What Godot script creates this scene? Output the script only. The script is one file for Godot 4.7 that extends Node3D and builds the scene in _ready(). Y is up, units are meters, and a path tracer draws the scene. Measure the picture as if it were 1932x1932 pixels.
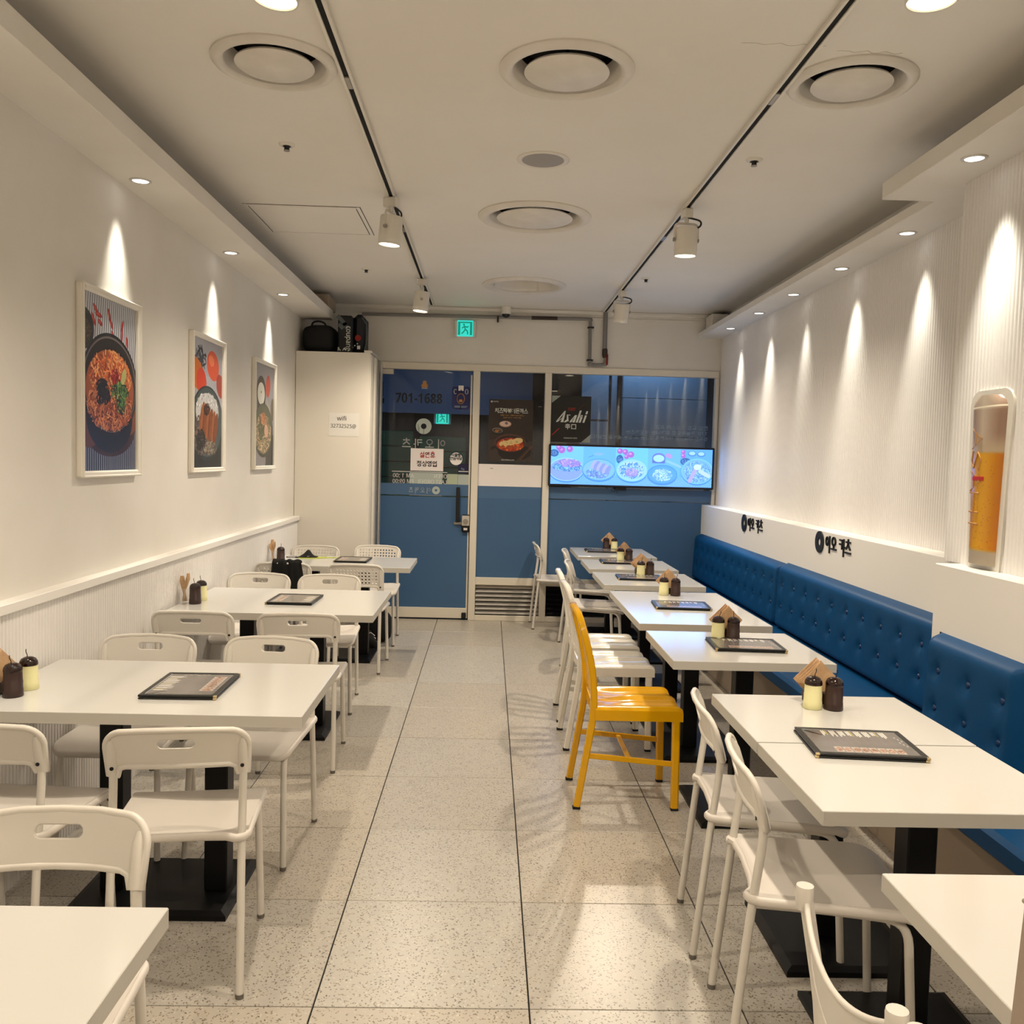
extends Node3D

const CEIL := 2.92
const BACK := -8.40
var M := {}
var taken := {}
var rng := RandomNumberGenerator.new()

# ------------------------------------------------------------------ scene order
func _ready() -> void:
	rng.seed = 7
	camera_and_world()
	room_lights()
	materials()
	build_floor()
	build_shell()
	build_left_wall()
	build_right_wall()
	build_storefront()
	build_outside()
	build_bench()
	build_tables()
	build_chairs()
	build_ceiling_fittings()
	build_wall_things()
	build_tabletop_things()
	build_small_things()

func camera_and_world() -> void:
	var cam := Camera3D.new()
	cam.name = "camera"
	cam.fov = 59.586
	cam.near = 0.05
	cam.far = 60.0
	cam.transform = Transform3D(Basis(Vector3(0.99931876, 0.02657188, 0.02561171), Vector3(-0.02501119, 0.99791838, -0.05944194), Vector3(-0.02713788, 0.05876086, 0.99790315)), Vector3(0, 1.5269, 0))
	add_child(cam)
	cam.current = true
	var we := WorldEnvironment.new()
	we.name = "world_environment"
	var e := Environment.new()
	e.background_mode = Environment.BG_COLOR
	e.background_color = Color(0.01, 0.012, 0.02)
	e.tonemap_mode = Environment.TONE_MAPPER_LINEAR
	e.tonemap_exposure = 0.92
	e.sdfgi_enabled = true
	e.ssao_enabled = true
	e.ssil_enabled = true
	we.environment = e
	add_child(we)

const WARM := Color(1.0, 0.935, 0.84)
const NEUTRAL := Color(1.0, 0.97, 0.90)
var TRACK_L := [-7.03, -4.87, -2.31, 0.2, 2.2]
var TRACK_R := [-7.2, -4.9, -2.19, 0.2, 2.2]
var DOWN_L := [-6.74, -5.4, -4.03, -2.68, -1.3]
var DOWN_R := [-7.71, -6.9, -6.12, -5.29, -4.46]
var DOWN_N := [-3.38, -2.2, -1.0]
const SPOT_E := 2.9
const WASH_E := 1.6

func spot(called: String, at: Vector3, dir: Vector3, energy: float, angle: float, blend: float, size: float, col: Color) -> void:
	var l := SpotLight3D.new()
	l.name = called
	l.light_energy = energy
	l.light_color = col
	l.spot_range = 14.0
	l.spot_attenuation = 2.0
	l.spot_angle = angle
	l.spot_angle_attenuation = blend
	l.light_size = size
	l.shadow_enabled = true
	var up := Vector3.UP if absf(dir.normalized().y) < 0.95 else Vector3.FORWARD
	l.transform = Transform3D(Basis.looking_at(dir, up), at)
	add_child(l, true)

func area(called: String, at: Vector3, dir: Vector3, energy: float, size: Vector2, col: Color) -> void:
	var l := AreaLight3D.new()
	l.name = called
	l.light_energy = energy
	l.light_color = col
	l.area_size = size
	l.area_range = 14.0
	l.area_attenuation = 2.0
	l.shadow_enabled = true
	var up := Vector3.UP if absf(dir.normalized().y) < 0.95 else Vector3.FORWARD
	l.transform = Transform3D(Basis.looking_at(dir, up), at)
	add_child(l, true)

func room_lights() -> void:
	for z in TRACK_L:
		spot("track_light", Vector3(-0.56, 2.645, z), Vector3(0.0, -1, 0.03), SPOT_E, 74.0, 0.75, 0.035, WARM)
	for z in TRACK_R:
		spot("track_light", Vector3(1.04, 2.645, z), Vector3(0.0, -1, -0.03 if z > -7 else 0.25), SPOT_E, 74.0, 0.75, 0.035, WARM)
	for z in DOWN_L:
		spot("downlight_light", Vector3(-1.553, 2.69, z), Vector3(-0.17, -1, 0.01), WASH_E, 23.0, 1.0, 0.045, NEUTRAL)
	var k := 0
	for z in DOWN_R:
		spot("downlight_light", Vector3(2.045, 2.69, z), Vector3([0.16, 0.155, 0.19, 0.14, 0.15][k], -1, 0.01), WASH_E * [0.9, 1.0, 0.6, 1.1, 1.0][k], [22.0, 22.0, 19.0, 24.0, 23.0][k], 1.0, 0.045, NEUTRAL)
		k += 1
	for z in DOWN_N:
		spot("downlight_light", Vector3(1.79, 2.69, z), Vector3(0.17, -1, 0.01), WASH_E * 1.4, 25.0, 1.0, 0.045, NEUTRAL)
	# the wide menu screen on the window, the exit sign, the corridor outside
	area("menu_screen_light", Vector3(1.335, 1.495, BACK + 0.085), Vector3(0, 0, 1), 0.35, Vector2(1.48, 0.31), Color(0.42, 0.68, 1.0))
	area("exit_sign_light", Vector3(-0.25, 2.72, BACK + 0.06), Vector3(0, 0, 1), 0.008, Vector2(0.13, 0.13), Color(0.1, 0.9, 0.75))
	area("corridor_light", Vector3(-0.6, 2.75, -9.9), Vector3(0, -1, -0.25), 1.1, Vector2(1.0, 0.5), Color(0.62, 0.80, 1.0))
	area("corridor_light", Vector3(1.6, 2.75, -9.3), Vector3(0, -1, -0.3), 1.1, Vector2(1.0, 0.4), Color(0.66, 0.82, 1.0))

# ------------------------------------------------------------------ materials
func mat(called: String, c: Color, rough := 0.5, metal := 0.0) -> StandardMaterial3D:
	var m := StandardMaterial3D.new()
	m.resource_name = called
	m.albedo_color = c
	m.roughness = rough
	m.metallic = metal
	M[called] = m
	return m

func glow(called: String, c: Color, e: float) -> StandardMaterial3D:
	var m := mat(called, Color(0.06, 0.06, 0.06), 0.4)
	m.emission_enabled = true
	m.emission = c
	m.emission_energy_multiplier = e
	return m

func mottle(m: StandardMaterial3D, freq: float, lo: float, scale: float, sd: int, size := 512) -> void:
	var n := NoiseTexture2D.new()
	var f := FastNoiseLite.new()
	f.seed = sd
	f.frequency = freq
	f.fractal_octaves = 5
	n.noise = f
	n.width = size
	n.height = size
	n.seamless = true
	n.generate_mipmaps = false
	var g := Gradient.new()
	g.set_color(0, Color(lo, lo * 0.995, lo * 0.98))
	g.set_color(1, Color(1, 1, 1))
	n.color_ramp = g
	m.albedo_texture = n
	m.uv1_triplanar = true
	m.uv1_world_triplanar = true
	m.uv1_scale = Vector3.ONE * scale

func materials() -> void:
	mottle(mat("wall_paint", Color(0.90, 0.885, 0.86), 0.6), 0.008, 0.965, 0.35, 3)
	mottle(mat("ceiling_paint", Color(0.90, 0.885, 0.86), 0.75), 0.006, 0.975, 0.25, 5)
	mat("white_panel", Color(0.92, 0.91, 0.89), 0.45)
	mat("rib_white", Color(0.91, 0.90, 0.89), 0.42)
	mat("cabinet_white", Color(0.91, 0.89, 0.85), 0.18)
	mat("frame_cream", Color(0.88, 0.85, 0.79), 0.4)
	mat("aluminium", Color(0.62, 0.60, 0.57), 0.35, 0.7)
	mat("steel", Color(0.80, 0.78, 0.75), 0.3, 0.45)
	mat("dark_metal", Color(0.10, 0.10, 0.11), 0.4, 0.3)
	mat("laminate", Color(0.835, 0.83, 0.815), 0.11)
	mat("laminate_edge", Color(0.76, 0.745, 0.71), 0.5)
	mat("black_coat", Color(0.06, 0.06, 0.065), 0.42).metallic_specular = 0.3
	mat("chair_plastic", Color(0.87, 0.85, 0.815), 0.36)
	mat("seat_plastic", Color(0.86, 0.835, 0.805), 0.42)
	mat("chair_tube", Color(0.86, 0.84, 0.805), 0.30)
	mat("foot_grey", Color(0.42, 0.40, 0.37), 0.6)
	mat("rubber", Color(0.04, 0.04, 0.04), 0.7)
	mat("enamel_white", Color(0.90, 0.88, 0.84), 0.14)
	mat("enamel_yellow", Color(0.88, 0.655, 0.02), 0.14)
	mat("vinyl", Color(0.0, 0.25, 0.43), 0.44).metallic_specular = 0.32
	mat("vinyl_button", Color(0.02, 0.18, 0.36), 0.35)
	mat("bench_base", Color(0.66, 0.60, 0.53), 0.6)
	mat("grout", Color(0.05, 0.04, 0.035), 0.9)
	var g := mat("glass", Color(0.1, 0.2, 0.4, 0.02), 0.0)
	g.transparency = BaseMaterial3D.TRANSPARENCY_ALPHA
	var g2 := mat("clear_glass", Color(1, 1, 1, 0.06), 0.02)
	g2.transparency = BaseMaterial3D.TRANSPARENCY_ALPHA
	mat("frost_film", Color(0.28, 0.405, 0.55), 0.15).metallic_specular = 0.28
	mat("frost_band", Color(0.32, 0.435, 0.57), 0.15).metallic_specular = 0.28
	mat("ink_black", Color(0.02, 0.02, 0.024), 0.5)
	mat("ink_white", Color(0.86, 0.87, 0.84), 0.5)
	mat("ink_soft", Color(0.62, 0.70, 0.76), 0.6)
	mat("ink_grey", Color(0.68, 0.72, 0.69), 0.6)
	mat("ink_red", Color(0.72, 0.10, 0.08), 0.5)
	mat("paper", Color(0.93, 0.90, 0.89), 0.7)
	mat("paper_grey", Color(0.62, 0.65, 0.62), 0.6)
	mat("paper_green", Color(0.68, 0.72, 0.62), 0.6)
	mat("sticker_blue", Color(0.02, 0.08, 0.36), 0.4)
	mat("sticker_navy", Color(0.03, 0.03, 0.22), 0.4)
	mat("sticker_teal", Color(0.03, 0.22, 0.22), 0.4)
	mat("tan_print", Color(0.72, 0.52, 0.30), 0.6)
	mat("poster_black", Color(0.012, 0.011, 0.013), 0.35)
	mat("picture_frame", Color(0.92, 0.90, 0.86), 0.4)
	mat("bottle_brown", Color(0.20, 0.115, 0.095), 0.34)
	mat("bottle_yellow", Color(0.89, 0.87, 0.66), 0.42)
	mat("bottle_cap", Color(0.13, 0.055, 0.04), 0.12)
	mottle(mat("kraft", Color(0.82, 0.67, 0.51), 0.85), 0.03, 0.88, 6.0, 9, 128)
	mat("brass", Color(0.76, 0.68, 0.50), 0.35, 0.5)
	mat("menu_edge", Color(0.05, 0.05, 0.052), 0.35)
	mat("black_cloth", Color(0.012, 0.012, 0.013), 0.9)
	mat("bag_black", Color(0.010, 0.010, 0.011), 0.75)
	mat("bag_navy", Color(0.016, 0.024, 0.06), 0.6)
	mat("bag_grey", Color(0.33, 0.36, 0.37), 0.6)
	mat("bag_red", Color(0.55, 0.07, 0.03), 0.6)
	mat("mesh_grey", Color(0.60, 0.59, 0.58), 0.7)
	mat("vent_dark", Color(0.03, 0.028, 0.026), 0.9)
	mottle(mat("vent_paint", Color(0.88, 0.86, 0.83), 0.6), 0.02, 0.93, 1.2, 21, 256)
	mat("pipe_grey", Color(0.50, 0.49, 0.48), 0.45)
	mat("pipe_brown", Color(0.16, 0.09, 0.06), 0.5)
	mat("valve_red", Color(0.55, 0.10, 0.05), 0.4)
	mat("plastic_white", Color(0.86, 0.84, 0.80), 0.35)
	mat("dome_black", Color(0.01, 0.01, 0.012), 0.08)
	mat("box_beige", Color(0.62, 0.56, 0.50), 0.7)
	glow("lens_glow", Color(1.0, 0.93, 0.80), 6.0)
	glow("downlight_glow", Color(1.0, 0.98, 0.95), 5.0)
	glow("exit_glow", Color(0.22, 0.93, 0.86), 0.9)
	glow("exit_green", Color(0.0, 0.62, 0.50), 0.8)
	mat("corridor_wall", Color(0.07, 0.09, 0.11), 0.6)
	mat("corridor_panel", Color(0.38, 0.47, 0.54), 0.5)
	mat("corridor_dark", Color(0.025, 0.03, 0.03), 0.7)
	mat("corridor_sign", Color(0.40, 0.49, 0.62), 0.5)
	mat("shutter_green", Color(0.05, 0.34, 0.21), 0.5)
	glow("corridor_glow", Color(0.85, 0.93, 1.0), 2.0)
	mat("yellow_strap", Color(0.75, 0.80, 0.10), 0.6)

# ------------------------------------------------------------------ painting
class Canvas:
	var w := 0
	var h := 0
	var d := PackedByteArray()
	var r := RandomNumberGenerator.new()
	func _init(ww: int, hh: int, c: Color, sd: int) -> void:
		w = ww
		h = hh
		r.seed = sd
		var im := Image.create(w, h, false, Image.FORMAT_RGB8)
		im.fill(c)
		d = im.get_data()
	func put(x: int, y: int, c: Color, a: float) -> void:
		var i := (y * w + x) * 3
		d[i] = int(lerpf(d[i], clampf(c.r, 0, 1) * 255.0, a))
		d[i + 1] = int(lerpf(d[i + 1], clampf(c.g, 0, 1) * 255.0, a))
		d[i + 2] = int(lerpf(d[i + 2], clampf(c.b, 0, 1) * 255.0, a))
	func ell(cx: float, cy: float, rx: float, ry: float, ang: float, c: Color, grain := 0.0, wrap := false, alpha := 1.0) -> void:
		var R := maxf(rx, ry) + 1.5
		var ca := cos(ang)
		var sa := sin(ang)
		var soft := 1.2 / maxf(minf(rx, ry), 0.8)
		for y in range(int(cy - R), int(cy + R) + 1):
			if not wrap and (y < 0 or y >= h):
				continue
			for x in range(int(cx - R), int(cx + R) + 1):
				if not wrap and (x < 0 or x >= w):
					continue
				var dx := x - cx
				var dy := y - cy
				var u := (dx * ca + dy * sa) / rx
				var v := (dy * ca - dx * sa) / ry
				var q := sqrt(u * u + v * v)
				if q < 1.0 + soft:
					var k := c
					if grain > 0.0:
						var s := 1.0 + r.randf_range(-grain, grain)
						k = Color(c.r * s, c.g * s, c.b * s)
					put(posmod(x, w), posmod(y, h), k, alpha * clampf((1.0 + soft - q) / soft, 0.0, 1.0))
	func line(a: Vector2, b: Vector2, wd: float, c: Color, alpha := 1.0) -> void:
		var lo := Vector2(minf(a.x, b.x), minf(a.y, b.y)) - Vector2.ONE * (wd + 1)
		var hi := Vector2(maxf(a.x, b.x), maxf(a.y, b.y)) + Vector2.ONE * (wd + 1)
		var ab := b - a
		var l2 := maxf(ab.length_squared(), 0.001)
		for y in range(maxi(0, int(lo.y)), mini(h, int(hi.y) + 1)):
			for x in range(maxi(0, int(lo.x)), mini(w, int(hi.x) + 1)):
				var p := Vector2(x, y)
				var t := clampf((p - a).dot(ab) / l2, 0, 1)
				var q := p.distance_to(a + ab * t) - wd * 0.5
				if q < 0.7:
					put(x, y, c, alpha * clampf(0.7 - q, 0, 1))
	func rect(x0: float, y0: float, x1: float, y1: float, c: Color, grain := 0.0) -> void:
		for y in range(maxi(0, int(y0)), mini(h, int(y1))):
			for x in range(maxi(0, int(x0)), mini(w, int(x1))):
				var s := 1.0 + r.randf_range(-grain, grain)
				put(x, y, Color(c.r * s, c.g * s, c.b * s), 1.0)
	func stripes(x0: float, y0: float, x1: float, y1: float, period: float, slant: float, a: Color, b: Color, share := 0.5) -> void:
		for y in range(maxi(0, int(y0)), mini(h, int(y1))):
			for x in range(maxi(0, int(x0)), mini(w, int(x1))):
				var f := fposmod((x + slant * y) / period, 1.0)
				put(x, y, a.lerp(b, smoothstep(share - 0.12, share + 0.12, absf(f * 2.0 - 1.0))), 1.0)
	func strands(cx: float, cy: float, rx: float, ry: float, n: int, length: float, wd: float, cols: Array) -> void:
		for i in n:
			var t := r.randf() * TAU
			var q := sqrt(r.randf())
			var p := Vector2(cx + cos(t) * q * rx, cy + sin(t) * q * ry)
			var ang := r.randf() * TAU
			var c: Color = cols[r.randi() % cols.size()]
			var s := r.randf_range(0.8, 1.15)
			c = Color(c.r * s, c.g * s, c.b * s)
			for k in 3:
				var nx := p + Vector2(cos(ang), sin(ang)) * length / 3.0
				if pow((nx.x - cx) / rx, 2) + pow((nx.y - cy) / ry, 2) > 1.08:
					break
				line(p, nx, wd, c)
				p = nx
				ang += r.randf_range(-0.6, 0.6)
	func tex() -> ImageTexture:
		return ImageTexture.create_from_image(Image.create_from_data(w, h, false, Image.FORMAT_RGB8, d))

func print_mat(called: String, t: Texture2D, rough := 0.4) -> StandardMaterial3D:
	var m := mat(called, Color.WHITE, rough)
	m.albedo_texture = t
	return m

# ------------------------------------------------------------------ mesh helpers
func new_st() -> SurfaceTool:
	var st := SurfaceTool.new()
	st.begin(Mesh.PRIMITIVE_TRIANGLES)
	return st

# a, b, c run counter-clockwise seen from outside
func tri(st: SurfaceTool, a: Vector3, b: Vector3, c: Vector3, g := -1, ua := Vector2.ZERO, ub := Vector2.ZERO, uc := Vector2.ZERO) -> void:
	st.set_smooth_group(g)
	st.set_uv(ua)
	st.add_vertex(a)
	st.set_smooth_group(g)
	st.set_uv(uc)
	st.add_vertex(c)
	st.set_smooth_group(g)
	st.set_uv(ub)
	st.add_vertex(b)

func quad(st: SurfaceTool, a: Vector3, b: Vector3, c: Vector3, d: Vector3, g := -1) -> void:
	var z := Vector2(0, 1)
	var o := Vector2(1, 1)
	tri(st, a, b, c, g, z, o, Vector2(1, 0))
	tri(st, a, c, d, g, z, Vector2(1, 0), Vector2(0, 0))

func bx(st: SurfaceTool, c: Vector3, s: Vector3, bevel := 0.0, basis := Basis.IDENTITY) -> void:
	var h := s * 0.5
	var b := minf(bevel, minf(h.x, minf(h.y, h.z)) * 0.98)
	var p := func(x: float, y: float, z: float, ix: float, iy: float, iz: float) -> Vector3:
		return c + basis * Vector3(x * (h.x - ix), y * (h.y - iy), z * (h.z - iz))
	var faces := [[0, 1, 2], [1, 2, 0], [2, 0, 1]]
	for f in faces:
		for sgn in [-1.0, 1.0]:
			var v := []
			for uv in [[-1, -1], [1, -1], [1, 1], [-1, 1]]:
				var q := Vector3.ZERO
				q[f[0]] = sgn * h[f[0]]
				q[f[1]] = uv[0] * (h[f[1]] - b)
				q[f[2]] = uv[1] * (h[f[2]] - b)
				v.append(c + basis * q)
			if sgn > 0:
				quad(st, v[0], v[1], v[2], v[3])
			else:
				quad(st, v[0], v[3], v[2], v[1])
	if b <= 0.0:
		return
	for f in faces:
		for s1 in [-1.0, 1.0]:
			for s2 in [-1.0, 1.0]:
				var e := []
				for k in [[0, -1], [0, 1], [1, 1], [1, -1]]:
					var q := Vector3.ZERO
					q[f[0]] = k[1] * (h[f[0]] - b)
					q[f[1]] = s1 * (h[f[1]] - (b if k[0] == 1 else 0.0))
					q[f[2]] = s2 * (h[f[2]] - (0.0 if k[0] == 1 else b))
					e.append(c + basis * q)
				if s1 * s2 > 0:
					quad(st, e[0], e[1], e[2], e[3])
				else:
					quad(st, e[0], e[3], e[2], e[1])
	for sx in [-1.0, 1.0]:
		for sy in [-1.0, 1.0]:
			for sz in [-1.0, 1.0]:
				var a = p.call(sx, sy, sz, 0.0, b, b)
				var d = p.call(sx, sy, sz, b, 0.0, b)
				var e2 = p.call(sx, sy, sz, b, b, 0.0)
				if sx * sy * sz > 0:
					tri(st, a, d, e2)
				else:
					tri(st, a, e2, d)

# box from its low and high corners
func bb(st: SurfaceTool, lo: Vector3, hi: Vector3, bevel := 0.0) -> void:
	bx(st, (lo + hi) * 0.5, (hi - lo).abs(), bevel)

func smooth_path(pts: Array, rad: float, n := 5) -> Array:
	var out := [pts[0]]
	for i in range(1, pts.size() - 1):
		var a: Vector3 = pts[i - 1]
		var b: Vector3 = pts[i]
		var c: Vector3 = pts[i + 1]
		var r1 := minf(rad, a.distance_to(b) * 0.49)
		var r2 := minf(rad, c.distance_to(b) * 0.49)
		var p := b + (a - b).normalized() * r1
		var q := b + (c - b).normalized() * r2
		for k in n + 1:
			var t := float(k) / n
			out.append(p.lerp(b, t).lerp(b.lerp(q, t), t))
	out.append(pts[-1])
	return out

func tube(st: SurfaceTool, pts: Array, r, sides := 10, closed := false, squash := Vector2.ONE, up := Vector3(0.13, 0.98, 0.17)) -> void:
	var n := pts.size()
	var rings := []
	var prev := up.normalized()
	for i in n:
		var a: Vector3 = pts[(i - 1 + n) % n] if closed else pts[maxi(i - 1, 0)]
		var b: Vector3 = pts[(i + 1) % n] if closed else pts[mini(i + 1, n - 1)]
		var t := (b - a).normalized()
		var side := prev - t * prev.dot(t)
		if side.length() < 0.05:
			side = Vector3(0.9, 0.1, 0.43) - t * Vector3(0.9, 0.1, 0.43).dot(t)
		side = side.normalized()
		prev = side
		var bi := t.cross(side)
		var ring := []
		var rad: float = r[i] if r is Array else r
		for k in sides:
			var ang := TAU * (k + 0.5) / sides
			ring.append(pts[i] + (side * cos(ang) * squash.x + bi * sin(ang) * squash.y) * rad)
		rings.append(ring)
	var flat := sides <= 4
	for i in (n if closed else n - 1):
		var A: Array = rings[i]
		var B: Array = rings[(i + 1) % n]
		for k in sides:
			var k2 := (k + 1) % sides
			quad(st, A[k], A[k2], B[k2], B[k], (4 + k) if flat else 1)
	if not closed:
		for k in range(1, sides - 1):
			tri(st, rings[0][0], rings[0][k + 1], rings[0][k])
			tri(st, rings[-1][0], rings[-1][k], rings[-1][k + 1])

# profile of (radius, height) from the bottom up, turned about the y axis; hard corners listed twice
func lathe(st: SurfaceTool, prof: Array, sides := 24, at := Vector3.ZERO, basis := Basis.IDENTITY, sx := 1.0, sz := 1.0) -> void:
	var g := 1
	for i in prof.size() - 1:
		var p: Vector2 = prof[i]
		var q: Vector2 = prof[i + 1]
		if p.is_equal_approx(q):
			g += 1
			continue
		for k in sides:
			var a0 := TAU * k / sides
			var a1 := TAU * (k + 1) / sides
			var f := func(v: Vector2, a: float) -> Vector3:
				return at + basis * Vector3(v.x * cos(a) * sx, v.y, -v.x * sin(a) * sz)
			var A = f.call(p, a0)
			var B = f.call(p, a1)
			var C = f.call(q, a1)
			var D = f.call(q, a0)
			if p.x > 1e-5:
				tri(st, A, B, C, g)
			if q.x > 1e-5:
				tri(st, A, C, D, g)

# a 2D outline with holes pushed through a bend: Vector2 -> Vector3
func plate(st: SurfaceTool, outline: PackedVector2Array, holes: Array, thick: float, bend: Callable, xs: Array, ys: Array) -> void:
	var nrm := func(p: Vector2) -> Vector3:
		var e := 0.002
		var du: Vector3 = bend.call(p + Vector2(e, 0)) - bend.call(p - Vector2(e, 0))
		var dv: Vector3 = bend.call(p + Vector2(0, e)) - bend.call(p - Vector2(0, e))
		return du.cross(dv).normalized()
	for i in xs.size() - 1:
		for j in ys.size() - 1:
			var cell := PackedVector2Array([Vector2(xs[i], ys[j]), Vector2(xs[i + 1], ys[j]), Vector2(xs[i + 1], ys[j + 1]), Vector2(xs[i], ys[j + 1])])
			var pieces: Array = Geometry2D.intersect_polygons(outline, cell)
			for hole in holes:
				var nx := []
				for pc in pieces:
					nx.append_array(Geometry2D.clip_polygons(pc, hole))
				pieces = nx
			for pc in pieces:
				var idx := Geometry2D.triangulate_polygon(pc)
				for t in range(0, idx.size(), 3):
					var a: Vector2 = pc[idx[t]]
					var b: Vector2 = pc[idx[t + 1]]
					var c: Vector2 = pc[idx[t + 2]]
					if (b - a).cross(c - a) < 0:
						var sw := b
						b = c
						c = sw
					var A: Vector3 = bend.call(a)
					var B: Vector3 = bend.call(b)
					var C: Vector3 = bend.call(c)
					var na: Vector3 = nrm.call(a) * thick * 0.5
					var nb: Vector3 = nrm.call(b) * thick * 0.5
					var nc: Vector3 = nrm.call(c) * thick * 0.5
					tri(st, A + na, B + nb, C + nc, 1, a, b, c)
					tri(st, A - na, C - nc, B - nb, 2, a, c, b)
	var loops := [outline]
	loops.append_array(holes)
	for li in loops.size():
		var lp: PackedVector2Array = loops[li]
		var ccw := not Geometry2D.is_polygon_clockwise(lp)
		var fine := PackedVector2Array()
		for k in lp.size():
			var p: Vector2 = lp[k]
			var q: Vector2 = lp[(k + 1) % lp.size()]
			var cut := 1 if xs.size() < 6 else int(ceil(p.distance_to(q) / 0.022))
			for c in cut:
				fine.append(p.lerp(q, float(c) / cut))
		lp = fine
		for k in lp.size():
			var a: Vector2 = lp[k]
			var b: Vector2 = lp[(k + 1) % lp.size()]
			if ccw != (li == 0):
				var sw := a
				a = b
				b = sw
			var na: Vector3 = nrm.call(a) * thick * 0.5
			var nb: Vector3 = nrm.call(b) * thick * 0.5
			var A: Vector3 = bend.call(a)
			var B: Vector3 = bend.call(b)
			quad(st, A - na, B - nb, B + nb, A + na, 3)

func round_rect(lo: Vector2, hi: Vector2, r: float, n := 6) -> PackedVector2Array:
	var out := PackedVector2Array()
	var cs := [Vector2(hi.x - r, lo.y + r), Vector2(hi.x - r, hi.y - r), Vector2(lo.x + r, hi.y - r), Vector2(lo.x + r, lo.y + r)]
	for c in 4:
		for k in n + 1:
			var a := -PI / 2 + PI / 2 * (c + float(k) / n)
			out.append(cs[c] + Vector2(cos(a), sin(a)) * r)
	return out

func circle(c: Vector2, r: float, n := 24) -> PackedVector2Array:
	var out := PackedVector2Array()
	for k in n:
		out.append(c + Vector2(cos(TAU * k / n), sin(TAU * k / n)) * r)
	return out

func steps(a: float, b: float, n: int) -> Array:
	var o := []
	for i in n + 1:
		o.append(lerpf(a, b, float(i) / n))
	return o

# ------------------------------------------------------------------ scene objects
func numbered(called: String) -> String:
	if not taken.has(called):
		taken[called] = 0
		return called
	taken[called] += 1
	return "%s_%03d" % [called, taken[called]]

func obj(called: String, st: SurfaceTool, m: Material, parent: Node = null) -> MeshInstance3D:
	st.generate_normals()
	var o := MeshInstance3D.new()
	o.mesh = st.commit()
	o.material_override = null
	o.mesh.surface_set_material(0, m)
	if parent == null:
		o.name = numbered(called)
		add_child(o, true)
	else:
		o.name = part_name(parent, called)
		parent.add_child(o, true)
	return o

func part_name(parent: Node, called: String) -> String:
	var key := "%d/%s" % [parent.get_instance_id(), called]
	if not taken.has(key):
		taken[key] = 0
		return called
	taken[key] += 1
	return "%s_%03d" % [called, taken[key]]

func share(called: String, mesh: Mesh, parent: Node, at: Vector3, basis := Basis.IDENTITY) -> MeshInstance3D:
	var o := MeshInstance3D.new()
	o.mesh = mesh
	o.name = part_name(parent, called)
	parent.add_child(o, true)
	o.transform = Transform3D(basis, at)
	return o

func tag(o: Node, label: String, category: String, group := "", kind := "") -> Node:
	o.set_meta("label", label)
	o.set_meta("category", category)
	if group:
		o.set_meta("group", group)
	if kind:
		o.set_meta("kind", kind)
	return o

func thing(called: String, label: String, category: String, at := Vector3.ZERO, turn := 0.0, group := "", kind := "") -> Node3D:
	var o := Node3D.new()
	o.name = numbered(called)
	add_child(o)
	o.position = at
	o.rotation_degrees.y = turn
	tag(o, label, category, group, kind)
	return o

func dup(o: Node3D, label: String, at: Vector3, turn: float) -> Node3D:
	var base := String(o.name)
	if base.length() > 4 and base[-4] == "_" and base.substr(base.length() - 3).is_valid_int():
		base = base.substr(0, base.length() - 4)
	var c: Node3D = o.duplicate()
	c.name = numbered(base)
	add_child(c)
	c.position = at
	c.rotation_degrees.y = turn
	c.set_meta("label", label)
	return c

# ------------------------------------------------------------------ lettering
const CONS := "ㄱㄲㄴㄷㄸㄹㅁㅂㅃㅅㅆㅇㅈㅉㅊㅋㅌㅍㅎ"
const FINS := "-ㄱㄲㄳㄴㄵㄶㄷㄹㄺㄻㄼㄽㄾㄿㅀㅁㅂㅄㅅㅆㅇㅈㅊㅋㅌㅍㅎ"

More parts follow.
